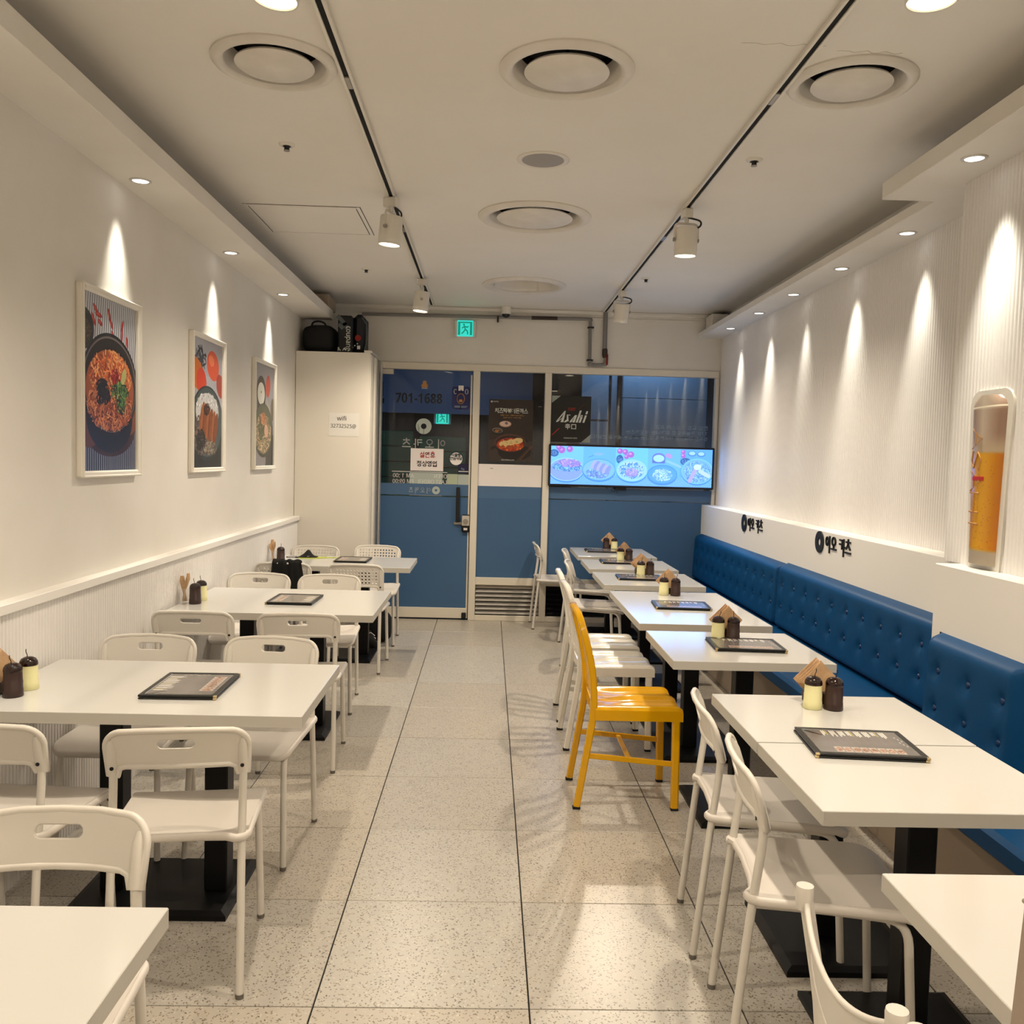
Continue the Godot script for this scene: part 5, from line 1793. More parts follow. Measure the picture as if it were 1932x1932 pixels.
	slab_part("case", Vector3(-0.075, 0.0, -0.12), Vector3(0.09, 0.135, 0.12), M.plastic_white, bxo, 0.005)
	slab_part("lid", Vector3(-0.078, 0.130, -0.122), Vector3(0.092, 0.142, 0.122), M.plastic_white, bxo, 0.003)
	# counter end at the right edge of the view
	var pn := thing("counter_panel", "beige counter end panel cut off by the right edge", "panel", Vector3(0.95, 0, -0.70))
	pn.rotation_degrees.z = -3.2
	slab_part("board", Vector3(-0.562, 0.045, -0.012), Vector3(0.48, 1.140, 0.012), M.box_beige, pn, 0.003)
	slab_part("cap", Vector3(-0.562, 1.140, -0.014), Vector3(0.48, 1.144, 0.014), M.box_beige, pn, 0.001)
	build_window_prints(X, Y, Zp)

func build_window_prints(X: Vector3, Y: Vector3, Zp: Vector3) -> void:
	var z := BACK + 0.0016
	# door
	var o := thing("phone_decal", "black phone number lettering on the door glass", "lettering", Vector3(-0.667, 2.07, z))
	lettering("digits", "701-1688", 0.125, 0.435, o, Vector3.ZERO, M.ink_black)
	strokes_part("symbol", [PackedVector2Array([Vector2(-0.355, 0.03), Vector2(-0.355, 0.13)]), PackedVector2Array([Vector2(-0.385, -0.03), Vector2(-0.34, -0.03)])], Vector3.ZERO, X, Y, Zp, 0.045, 0.001, M.ink_black, o)
	o = thing("door_emblem", "pale ring emblem with fork cutouts and reversed shop name on door glass", "lettering", Vector3(-0.617, 1.813, z))
	disc_part("ring", Vector3.ZERO, 0.073, 0.026, M.ink_grey, o)
	strokes_part("slot", [PackedVector2Array([Vector2(0, -0.072), Vector2(0, -0.028)]), PackedVector2Array([Vector2(-0.050, -0.052), Vector2(-0.050, 0.015)]), PackedVector2Array([Vector2(-0.041, -0.058), Vector2(-0.041, -0.01)])], Vector3(0, 0, 0.001), X, Y, Zp, 0.0035, 0.0006, M.ink_black, o)
	strokes_part("lettering", hangul("이오카츠", 1.38, 0.35), Vector3(0.204, -0.196, 0), -X * 0.078, Y * 0.075, Zp, 0.0085, 0.001, M.ink_grey, o)
	o = thing("notice_sheet", "white holiday notice sheet with red and black writing on door", "paper", Vector3(-0.58, 1.502, BACK + 0.0035))
	print_slab("sheet", -0.153, -0.104, 0.153, 0.104, 0.0, M.paper, "", "", o)
	var t := hangul("설연휴", 1.06)
	strokes_part("lettering", t, Vector3(-0.066, 0.022, 0.0002), X * 0.045, Y * 0.050, Zp, 0.0068, 0.0006, M.ink_red, o)
	t = hangul("정상영업", 1.06)
	strokes_part("lettering", t, Vector3(-0.093, -0.062, 0.0002), X * 0.0455, Y * 0.050, Zp, 0.0068, 0.0006, M.ink_black, o)
	o = thing("back_sheet", "grey paper sheet seen from behind, below the holiday notice", "paper", Vector3(-0.586, 1.273, z - 0.0004))
	print_slab("sheet", -0.152, -0.107, 0.152, 0.107, 0.0, M.ink_grey, "", "", o)
	print_slab("lower_band", -0.152, -0.107, 0.152, -0.004, 0.0006, M.paper_grey, "", "", o)
	strokes_part("lettering", hangul("이오카츠", 1.36, 0.3), Vector3(0.045, -0.075, 0.0008), -X * 0.040, Y * 0.042, Zp, 0.004, 0.0005, M.ink_grey, o)
	disc_part("ring", Vector3(0.096, -0.055, 0.0008), 0.037, 0.012, M.ink_grey, o, Vector3.BACK, 0.0006)
	o = thing("hours_decal", "reversed pale opening hours lettering under a thin line on door", "lettering", Vector3(-0.64, 1.32, z + 0.0012))
	strokes_part("rule", [PackedVector2Array([Vector2(-0.262, 0.067), Vector2(0.25, 0.067)])], Vector3.ZERO, X, Y, Zp, 0.006, 0.0006, M.ink_white, o)
	var mir := Basis.from_scale(Vector3(-1, 1, 1))
	lettering("lettering", "AM 1 :00", 0.052, 0.195, o, Vector3(-0.158, 0.030, 0), M.ink_white, mir, false)
	lettering("lettering", "PM 09:00", 0.052, 0.195, o, Vector3(-0.158, -0.024, 0), M.ink_white, mir, false)
	lettering("lettering", "OPEN", 0.052, 0.118, o, Vector3(0.190, 0.030, 0), M.ink_white, mir, false)
	lettering("lettering", "LAST ORDER", 0.052, 0.27, o, Vector3(0.115, -0.024, 0), M.ink_white, mir, false)
	print_slab("square_sticker", -0.389, 1.278, -0.290, 1.374, z + 0.0006, M.paper_green, "pale green square paper stuck on door near its handle", "sticker")
	print_slab("square_sticker", -0.288, 1.277, -0.188, 1.372, z + 0.0006, M.ink_grey, "grey square paper on door beside the pale green one", "sticker")
	o = thing("card_sticker", "small navy payment sticker on the door edge", "sticker", Vector3(-0.239, 1.429, z))
	print_slab("face", -0.05, -0.045, 0.05, 0.045, 0.0006, M.sticker_navy, "", "", o)
	lettering("lettering", "Pay", 0.028, 0.03, o, Vector3(-0.005, -0.004, 0.001), M.ink_soft, Basis.IDENTITY, false)
	print_slab("stripe", -0.045, -0.032, 0.048, -0.024, 0.0009, M.ink_white, "", "", o)
	o = thing("round_sticker", "round white and teal safe restaurant sticker on the door", "sticker", Vector3(-0.308, 1.524, z))
	disc_part("rim", Vector3.ZERO, 0.068, 0.0, M.sticker_teal, o)
	disc_part("face", Vector3(0, -0.006, 0.001), 0.059, 0.0, M.paper, o)
	strokes_part("lettering", hangul("서울형", 1.05), Vector3(-0.046, 0.016, 0.002), X * 0.029, Y * 0.027, Zp, 0.0052, 0.0006, M.sticker_teal, o)
	strokes_part("lettering", hangul("안심식당", 1.05), Vector3(-0.058, -0.016, 0.002), X * 0.0275, Y * 0.027, Zp, 0.0052, 0.0006, M.sticker_teal, o)
	o = thing("blue_plaque", "dark blue rounded sign at the upper right of door glass", "sign", Vector3(-0.275, 2.085, z))
	var st := new_st()
	plate(st, round_rect(Vector2(-0.084, -0.107), Vector2(0.084, 0.107), 0.02), [], 0.002, func(p: Vector2) -> Vector3: return Vector3(p.x, p.y, 0.001), [-0.1, 0, 0.1], [-0.12, 0, 0.12])
	obj("board", st, M.sticker_blue, o)
	lettering("lettering", "C      O", 0.062, 0.135, o, Vector3(-0.002, 0.058, 0.0028), M.ink_white, Basis.IDENTITY, false, true)
	print_slab("small_print", -0.06, -0.088, 0.05, -0.084, 0.0026, M.ink_soft, "", "", o)
	print_slab("small_print", -0.06, -0.078, 0.06, -0.074, 0.0026, M.ink_soft, "", "", o)
	o = thing("key_holder", "brown key ring hanging from a white hook on blue sign", "key ring", Vector3(-0.277, 2.176, z + 0.004))
	print_slab("hook_base", -0.024, -0.024, 0.024, 0.024, 0.002, M.paper, "", "", o)
	st = new_st()
	tube(st, [Vector3(0, -0.016, 0.004), Vector3(0.004, -0.03, 0.005), Vector3(0, -0.045, 0.005)], 0.004, 8)
	obj("clasp", st, M.dark_metal, o)
	st = new_st()
	var ring := []
	for k in 28:
		var a := TAU * k / 28.0
		ring.append(Vector3(sin(a) * 0.034, -0.098 + cos(a) * 0.047, 0.005))
	tube(st, ring, 0.0035, 6, true)
	obj("strap_loop", st, M.tan_print, o)
	st = new_st()
	bx(st, Vector3(0, -0.117, 0.005), Vector3(0.034, 0.026, 0.012), 0.005)
	obj("tag", st, M.tan_print, o)
	st = new_st()
	bx(st, Vector3(-0.001, -0.172, 0.005), Vector3(0.008, 0.05, 0.006), 0.002)
	obj("strap_end", st, M.dark_metal, o)
	o = thing("small_sticker", "small tan sticker near the top of the door glass", "sticker", Vector3(-0.615, 2.20, z))
	disc_part("print", Vector3(0, 0.018, 0), 0.018, 0, M.tan_print, o)
	disc_part("print", Vector3(-0.014, -0.012, 0.0004), 0.019, 0, M.tan_print, o)
	disc_part("print", Vector3(0.014, -0.012, 0.0008), 0.019, 0, M.tan_print, o)
	print_slab("base_line", -0.03, -0.04, 0.03, -0.032, 0.0012, M.ink_soft, "", "", o)
	# middle window
	o = thing("food_poster", "brown poster of a pot of spicy cutlet on middle window", "poster", Vector3(0.195, 1.508, BACK + 0.004))
	print_slab("sheet", -0.206, 0, 0.206, 0.576, 0.0, print_mat("pot_poster", pot_poster(), 0.4), "", "", o)
	strokes_part("title", hangul("치즈떡볶이돈까스", 1.03, 0.06), Vector3(-0.150, 0.452, 0.0001), X * 0.0375, Y * 0.040, Zp, 0.0052, 0.0006, M.ink_white, o)
	strokes_part("small_lettering", hangul("매콤한 떡볶이 국물에 바삭한 돈까스", 1.0), Vector3(-0.098, 0.423, 0.0001), X * 0.0130, Y * 0.011, Zp, 0.0016, 0.0004, M.tan_print, o)
	strokes_part("small_lettering", hangul("고소한 치즈가 어우러진 메뉴", 1.0), Vector3(-0.075, 0.402, 0.0001), X * 0.0130, Y * 0.011, Zp, 0.0016, 0.0004, M.tan_print, o)
	strokes_part("small_lettering", hangul("이오카츠", 1.05), Vector3(-0.172, 0.548, 0.0001), X * 0.0125, Y * 0.012, Zp, 0.0016, 0.0004, M.ink_white, o)
	disc_part("mark", Vector3(-0.183, 0.553, 0.0001), 0.009, 0.003, M.ink_white, o, Vector3.BACK, 0.0005)
	lettering("small_lettering", "www.25katsu.com", 0.016, 0.122, o, Vector3(-0.02, 0.013, 0.0006), M.ink_white, Basis.IDENTITY, false)
	o = thing("paper_strip", "blank white paper strip across the middle window below poster", "paper", Vector3(0.198, 1.373, BACK + 0.004))
	print_slab("sheet", -0.298, -0.102, 0.300, 0.104, 0.0, M.paper, "", "", o)
	print_slab("mark", -0.185, 0.062, -0.158, 0.066, 0.0005, M.dark_metal, "", "", o)
	# right window
	o = thing("beer_poster", "black beer poster with slanted white lettering on right window", "poster", Vector3(0.757, 1.702, BACK + 0.004))
	print_slab("backing", -0.183, 0.0, 0.186, 0.43, -0.0006, M.paper_grey, "", "", o)
	st = new_st()
	plate(st, PackedVector2Array([Vector2(-0.183, 0), Vector2(0.10, 0), Vector2(0.186, 0.075), Vector2(0.186, 0.43), Vector2(-0.10, 0.43), Vector2(-0.183, 0.362)]), [], 0.0012, func(p: Vector2) -> Vector3: return Vector3(p.x, p.y, 0.0003), [-0.2, 0, 0.2], [-0.1, 0.2, 0.5])
	obj("sheet", st, M.poster_black, o)
	st = new_st()
	var sl := func(x: float, y: float) -> Vector3: return Vector3(-0.135 + x * 0.062 + y * 0.038, 0.185 + y * 0.115, 0.0012)
	var par := func(x0: float, y0: float, x1: float, y1: float, w0: float, w1: float) -> void:
		quad(st, sl.call(x0, y0), sl.call(x0 + w0, y0), sl.call(x1 + w1, y1), sl.call(x1, y1))
	par.call(0.62, 0.0, 0.62, 0.9, 0.42, 0.20)
	par.call(-0.1, 0.06, 0.62, 0.92, 0.22, 0.2)
	par.call(-0.1, 0.0, 0.6, 0.34, 0.25, 0.1)
	par.call(1.10, 0.0, 1.30, 0.20, 0.40, 0.20)
	par.call(1.20, 0.56, 1.20, 0.62, 0.55, 0.50)
	par.call(1.15, 0.62, 1.50, 0.08, 0.22, 0.28)
	par.call(2.42, 0.0, 2.42, 0.60, 0.34, 0.30)
	par.call(1.92, 0.05, 2.42, 0.60, 0.30, 0.05)
	par.call(1.92, 0.0, 2.42, 0.18, 0.30, 0.05)
	par.call(2.90, 0.0, 2.90, 0.98, 0.32, 0.28)
	par.call(3.22, 0.42, 3.30, 0.62, 0.30, 0.30)
	par.call(3.36, 0.0, 3.36, 0.55, 0.30, 0.28)
	par.call(3.92, 0.0, 3.92, 0.60, 0.30, 0.28)
	par.call(3.92, 0.70, 3.92, 0.94, 0.28, 0.24)
	obj("slanted_lettering", st, M.ink_white, o)
	lettering("red_lettering", "DRY", 0.036, 0.066, o, Vector3(0.005, 0.307, 0.0014), M.ink_red, Basis.IDENTITY, false, true)
	var kj := []
	for s in [[0.5, 1, 0.5, 0.88], [0.1, 0.86, 0.9, 0.86], [0.3, 0.8, 0.38, 0.62], [0.7, 0.8, 0.62, 0.62], [0, 0.58, 1, 0.58], [0.08, 0.32, 0.92, 0.32], [0.5, 0.58, 0.5, 0.0], [1.28, 0.92, 1.28, 0.06], [1.28, 0.9, 2.12, 0.9], [2.12, 0.92, 2.12, 0.06], [1.28, 0.1, 2.12, 0.1]]:
		kj.append(P2(s))
	strokes_part("brush_lettering", kj, Vector3(-0.052, 0.122, 0.001), X * 0.047, Y * 0.048, Zp, 0.0062, 0.0006, M.ink_white, o)
	strokes_part("red_stripe", [P2([-0.175, 0.062, -0.108, 0.126])], Vector3(0, 0, 0.001), X, Y, Zp, 0.006, 0.0005, M.ink_red, o)
	strokes_part("red_stripe", [P2([0.07, 0.302, 0.128, 0.362])], Vector3(0, 0, 0.001), X, Y, Zp, 0.0018, 0.0005, M.valve_red, o)
	lettering("small_lettering", "KARAKUCHI TASTE", 0.016, 0.125, o, Vector3(0.0, 0.038, 0.0014), M.ink_grey, Basis.IDENTITY, true)
	o = thing("reversed_text", "faint reversed lines of writing on the right window glass", "lettering", Vector3(2.05, 1.752, z))
	strokes_part("lettering", hangul("한입 두입 정성스레 튀김,", 1.1), Vector3(0, 0.098, 0), -X * 0.040, Y * 0.034, Zp, 0.0035, 0.0005, M.ink_soft, o)
	lettering("lettering", "170", 0.045, 0.085, o, Vector3(-0.045, 0.063, 0), M.ink_soft, Basis.from_scale(Vector3(-1, 1, 1)), false)
	strokes_part("lettering", hangul("카놀라유로 튀겨내는 이오카츠는", 1.1), Vector3(-0.12, 0.046, 0), -X * 0.040, Y * 0.034, Zp, 0.0035, 0.0005, M.ink_soft, o)
	strokes_part("lettering", hangul("정직한 마음으로 여러분께 맛있는 수 있는 음식을 선보이겠습니다", 1.1), Vector3(0, -0.006, 0), -X * 0.0375, Y * 0.034, Zp, 0.0035, 0.0005, M.ink_soft, o)
	strokes_part("lettering", hangul("카츠", 1.15, 0.3), Vector3(-0.80, -0.50, 0), -X * 0.045, Y * 0.05, Zp, 0.005, 0.0005, M.dark_metal, o)
	# menu screen
	var tv := thing("menu_screen", "wide lit menu screen showing five food bowls on right window", "screen", Vector3(1.332, 1.486, BACK + 0.02))
	slab_part("casing", Vector3(-0.776, -0.196, 0.0), Vector3(0.776, 0.196, 0.048), M.menu_edge, tv, 0.006)
	slab_part("wall_mount", Vector3(-0.14, -0.224, 0.006), Vector3(-0.04, -0.19, 0.03), M.dark_metal, tv, 0.003)
	st = new_st()
	quad(st, Vector3(-0.756, -0.176, 0.0485), Vector3(0.756, -0.176, 0.0485), Vector3(0.756, 0.178, 0.0485), Vector3(-0.756, 0.178, 0.0485))
	quad(st, Vector3(0.756, -0.176, 0.047), Vector3(-0.756, -0.176, 0.047), Vector3(-0.756, 0.178, 0.047), Vector3(0.756, 0.178, 0.047))
	var sm := mat("screen_glow", Color(0.02, 0.02, 0.02), 0.2)
	sm.emission_enabled = true
	sm.emission = Color.BLACK
	sm.emission_texture = screen_picture()
	sm.emission_energy_multiplier = 2.0
	obj("screen", st, sm, tv)

func P2(a: Array) -> PackedVector2Array:
	var o := PackedVector2Array()
	for i in range(0, a.size(), 2):
		o.append(Vector2(a[i], a[i + 1]))
	return o

# ------------------------------------------------------------------ on the tables
func menu_page(sd: int) -> Texture2D:
	var c := Canvas.new(340, 260, Color(0.42, 0.405, 0.395), sd)
	for i in 60:
		c.ell(c.r.randf() * 340, c.r.randf() * 260, 40, 20, 0, Color(0.47, 0.45, 0.44), 0.0, false, 0.2)
	c.rect(0, 0, 340, 5, Color(0.85, 0.84, 0.82))
	c.rect(0, 255, 340, 260, Color(0.85, 0.84, 0.82))
	c.rect(0, 0, 5, 260, Color(0.85, 0.84, 0.82))
	c.rect(335, 0, 340, 260, Color(0.85, 0.84, 0.82))
	c.line(Vector2(14, 20), Vector2(58, 62), 11, Color(0.10, 0.09, 0.09))
	for col in 8:
		var x := 70 + col * 29
		for row in 3:
			var ln := c.r.randi_range(36, 62)
			var y := 14
			while y < 14 + ln:
				var d := c.r.randi_range(3, 6)
				c.line(Vector2(x + row * 7, y), Vector2(x + row * 7, y + d), 4.6, Color(0.95, 0.93, 0.90) if row < 2 or col % 3 else Color(0.72, 0.66, 0.30), 0.9)
				y += d + 3
		c.line(Vector2(x + 3, 84), Vector2(x + 3, 160), 1.5, Color(0.55, 0.38, 0.34), 0.8)
		c.line(Vector2(x + 10, 90), Vector2(x + 10, 150), 1.5, Color(0.50, 0.48, 0.46), 0.8)
		c.rect(x - 6, 190, x + 20, 242, Color(0.74, 0.69, 0.65), 0.06)
		c.ell(x + 7, 216, 11, 18, 0.2, Color(0.66, 0.50, 0.42), 0.2)
		c.strands(x + 7, 216, 9, 15, 24, 8, 3, [Color(0.52, 0.36, 0.29), Color(0.80, 0.68, 0.60)])
	for k in 6:
		c.line(Vector2(312 + k % 3 * 6, 60 + k * 18), Vector2(312 + k % 3 * 6, 72 + k * 18), 4, Color(0.75, 0.74, 0.72))
	return c.tex()

func menu_folder(label: String, m: Material) -> Node3D:
	var o := thing("menu", label, "menu", Vector3.ZERO, 0, "black edged menus on the tables")
	var w := 0.305
	var d := 0.245
	for k in 2:
		var st := new_st()
		bx(st, Vector3(0.003 * k, 0.0030 + 0.0062 * k, -0.002 * k), Vector3(w, 0.0054, d), 0.0012)
		obj("cover_board", st, M.menu_edge, o)
	var st := new_st()
	for q in [[Vector3(0.003, 0.0122, d / 2 - 0.009), Vector3(w, 0.0035, 0.018)], [Vector3(0.003, 0.0122, -d / 2 + 0.005), Vector3(w, 0.0035, 0.014)], [Vector3(-w / 2 + 0.011, 0.0122, -0.002), Vector3(0.016, 0.0035, d - 0.03)], [Vector3(w / 2 - 0.005, 0.0122, -0.002), Vector3(0.016, 0.0035, d - 0.03)]]:
		bx(st, q[0], q[1], 0.001)
	obj("edge_binding", st, M.menu_edge, o)
	st = new_st()
	quad(st, Vector3(-w / 2 + 0.015, 0.0123, d / 2 - 0.015), Vector3(w / 2 - 0.009, 0.0123, d / 2 - 0.015), Vector3(w / 2 - 0.009, 0.0123, -d / 2 + 0.010), Vector3(-w / 2 + 0.015, 0.0123, -d / 2 + 0.010))
	obj("page", st, m, o)
	for s in [-1.0, 1.0]:
		for k in 2:
			st = new_st()
			bx(st, Vector3(s * (w / 2 - 0.004) + 0.002 * k, 0.0036 + 0.0072 * k, d / 2 - 0.004), Vector3(0.011, 0.0064, 0.011), 0.0015)
			obj("corner_guard", st, M.brass, o)
	return o

func sauce_bottle(label: String, m: Material, called: String) -> Node3D:
	var o := thing(called, label, "sauce bottle", Vector3.ZERO, 0, "sauce bottles on the tables")
	var st := new_st()
	lathe(st, [Vector2(0, 0.0), Vector2(0.0295, 0.0), Vector2(0.0312, 0.003), Vector2(0.0298, 0.026), Vector2(0.0290, 0.027), Vector2(0.0292, 0.050), Vector2(0.0284, 0.051), Vector2(0.0278, 0.078), Vector2(0.0272, 0.082), Vector2(0.024, 0.084)], 28)
	obj("bottle_body", st, m, o)
	st = new_st()
	lathe(st, [Vector2(0.0280, 0.080), Vector2(0.0288, 0.084), Vector2(0.0275, 0.093), Vector2(0.022, 0.102), Vector2(0.012, 0.107), Vector2(0, 0.1085)], 24)
	var cap := obj("cap", st, M.bottle_cap, o)
	st = new_st()
	tube(st, smooth_path([Vector3(0.006, 0.102, 0), Vector3(0.004, 0.114, 0.0), Vector3(0.010, 0.122, 0), Vector3(0.009, 0.132, 0)], 0.01, 4), 0.0014, 8)
	obj("nozzle", st, M.bottle_cap, cap)
	return o

func napkin_stack(label: String) -> Node3D:
	var o := thing("napkin_holder", label, "napkins", Vector3.ZERO, 0, "kraft napkin holders on the tables")
	var st := new_st()
	bx(st, Vector3(0, 0.022, 0.0), Vector3(0.085, 0.044, 0.045), 0.006)
	obj("holder", st, M.bottle_brown, o)
	var ang := [0.0, 0.03, -0.04, 0.06]
	for k in 4:
		st = new_st()
		var B := Basis(Vector3.RIGHT, -0.10 + 0.04 * k) * Basis(Vector3.BACK, PI / 4 + ang[k])
		var s := 0.105 - 0.004 * k
		plate(st, PackedVector2Array([Vector2(-s / 2, -s / 2), Vector2(s / 2, -s / 2), Vector2(s / 2, s / 2), Vector2(-s / 2, s / 2)]), [], 0.004, func(p: Vector2) -> Vector3: return B * Vector3(p.x, p.y, 0.004 * sin(p.x * 30.0 + k)) + Vector3(0.003 * k, 0.078, -0.014 + k * 0.009), steps(-0.06, 0.06, 6), [-0.06, 0.06])
		obj("napkin", st, M.kraft, o)
	return o

func utensil_glass(label: String) -> Node3D:
	var o := thing("napkin_glass", label, "glass", Vector3.ZERO, 0, "drinking glasses of rolled napkins")
	var st := new_st()
	lathe(st, [Vector2(0, 0.004), Vector2(0.023, 0.004), Vector2(0.028, 0.075), Vector2(0.030, 0.075), Vector2(0.026, 0.0), Vector2(0, 0.0)], 24)
	obj("tumbler", st, M.clear_glass, o)
	for k in 3:
		st = new_st()
		var a := k * 2.1 + 0.4
		var tip := Vector3(cos(a) * 0.018 + 0.006, 0.155 - 0.014 * k, sin(a) * 0.02)
		tube(st, [Vector3(cos(a) * -0.008, 0.006, sin(a) * -0.008), Vector3(cos(a) * 0.004, 0.07, sin(a) * 0.004), tip * Vector3(0.9, 0.8, 0.9), tip], [0.007, 0.011, 0.016, 0.010], 7, false, Vector2(1, 0.4))
		obj("napkin", st, M.kraft, o)
	return o

func build_tabletop_things() -> void:
	var T := 0.7302
	var page := print_mat("menu_page", menu_page(51), 0.12)
	var mn := menu_folder("black edged menu across the joint of the pushed together tables", page)
	mn.position = Vector3(1.080, T, -2.498)
	mn.rotation_degrees.y = -5.0
	dup(mn, "black edged menu on the table beside the yellow chair", Vector3(1.148, T, -3.875), -3)
	dup(mn, "black edged menu on the deep bench table beyond the yellow chair", Vector3(1.09, T, -4.93), -4)
	dup(mn, "black edged menu on bench table third from the window", Vector3(1.052, T, -6.105), -3)
	dup(mn, "black edged menu on bench table second from the window", Vector3(1.056, T, -7.05), -2)
	dup(mn, "black edged menu on bench table closest to the window", Vector3(1.027, T, -7.90), -1)
	dup(mn, "black edged menu on the left table nearest the camera", Vector3(-0.982, T, -3.0), 91)
	dup(mn, "black edged menu on the middle left table", Vector3(-1.034, T, -4.85), -91)
	dup(mn, "black edged menu on left table beside the tall cabinet", Vector3(-1.010, T, -6.77), -91)
	var yb := sauce_bottle("pale yellow sauce bottle on farther of the pushed together tables", M.bottle_yellow, "sauce_bottle")
	yb.position = Vector3(1.092, T, -2.895)
	yb.rotation_degrees.y = 20.0
	var q := "pale yellow sauce bottle on "
	dup(yb, q + "the table beside the yellow chair", Vector3(1.065, T, -4.02), -15)
	dup(yb, q + "the deep bench table beyond the yellow chair", Vector3(1.080, T, -5.365), 60)
	dup(yb, q + "bench table third from the window", Vector3(1.088, T, -6.235), 10)
	dup(yb, q + "bench table second from the window", Vector3(1.078, T, -7.14), 100)
	dup(yb, q + "bench table closest to the window", Vector3(1.155, T, -8.055), 40)
	dup(yb, q + "the left table nearest the camera", Vector3(-1.496, T, -2.945), 170)
	dup(yb, q + "the middle left table", Vector3(-1.520, T, -4.79), 150)
	var br := sauce_bottle("dark brown sauce bottle on farther of the pushed together tables", M.bottle_brown, "sauce_bottle")
	br.position = Vector3(1.158, T, -2.885)
	br.rotation_degrees.y = 10.0
	q = "dark brown sauce bottle on "
	dup(br, q + "the table beside the yellow chair", Vector3(1.132, T, -4.01), 80)
	dup(br, q + "the deep bench table beyond the yellow chair", Vector3(1.146, T, -5.34), -40)
	dup(br, q + "bench table third from the window", Vector3(1.153, T, -6.24), 30)
	dup(br, q + "bench table second from the window", Vector3(1.144, T, -7.13), 75)
	dup(br, q + "bench table closest to the window", Vector3(1.085, T, -8.085), -20)
	dup(br, q + "the left table nearest the camera", Vector3(-1.500, T, -2.855), 200)
	dup(br, q + "the middle left table", Vector3(-1.517, T, -4.68), 160)
	dup(br, q + "left table beside the tall cabinet", Vector3(-1.518, T, -6.61), 90)
	var np := napkin_stack("kraft napkins behind the bottles on farther of the pushed together tables")
	np.position = Vector3(1.128, T, -2.962)
	q = "kraft napkins behind the bottles on "
	dup(np, q + "the table beside the yellow chair", Vector3(1.118, T, -4.09), 3)
	dup(np, q + "the deep bench table beyond the yellow chair", Vector3(1.115, T, -5.42), -4)
	dup(np, q + "bench table third from the window", Vector3(1.105, T, -6.33), 5)
	dup(np, q + "bench table second from the window", Vector3(1.115, T, -7.205), 0)
	dup(np, q + "bench table closest to the window", Vector3(1.118, T, -8.145), -3)
	dup(np, "kraft napkins edge on at left border, on the nearest left table", Vector3(-1.562, T, -2.88), 78)
	var gl := utensil_glass("drinking glass of rolled kraft napkins on the middle left table")
	gl.position = Vector3(-1.584, T, -4.715)
	dup(gl, "drinking glass of rolled kraft napkins on table beside the tall cabinet", Vector3(-1.583, T, -6.64), 130)

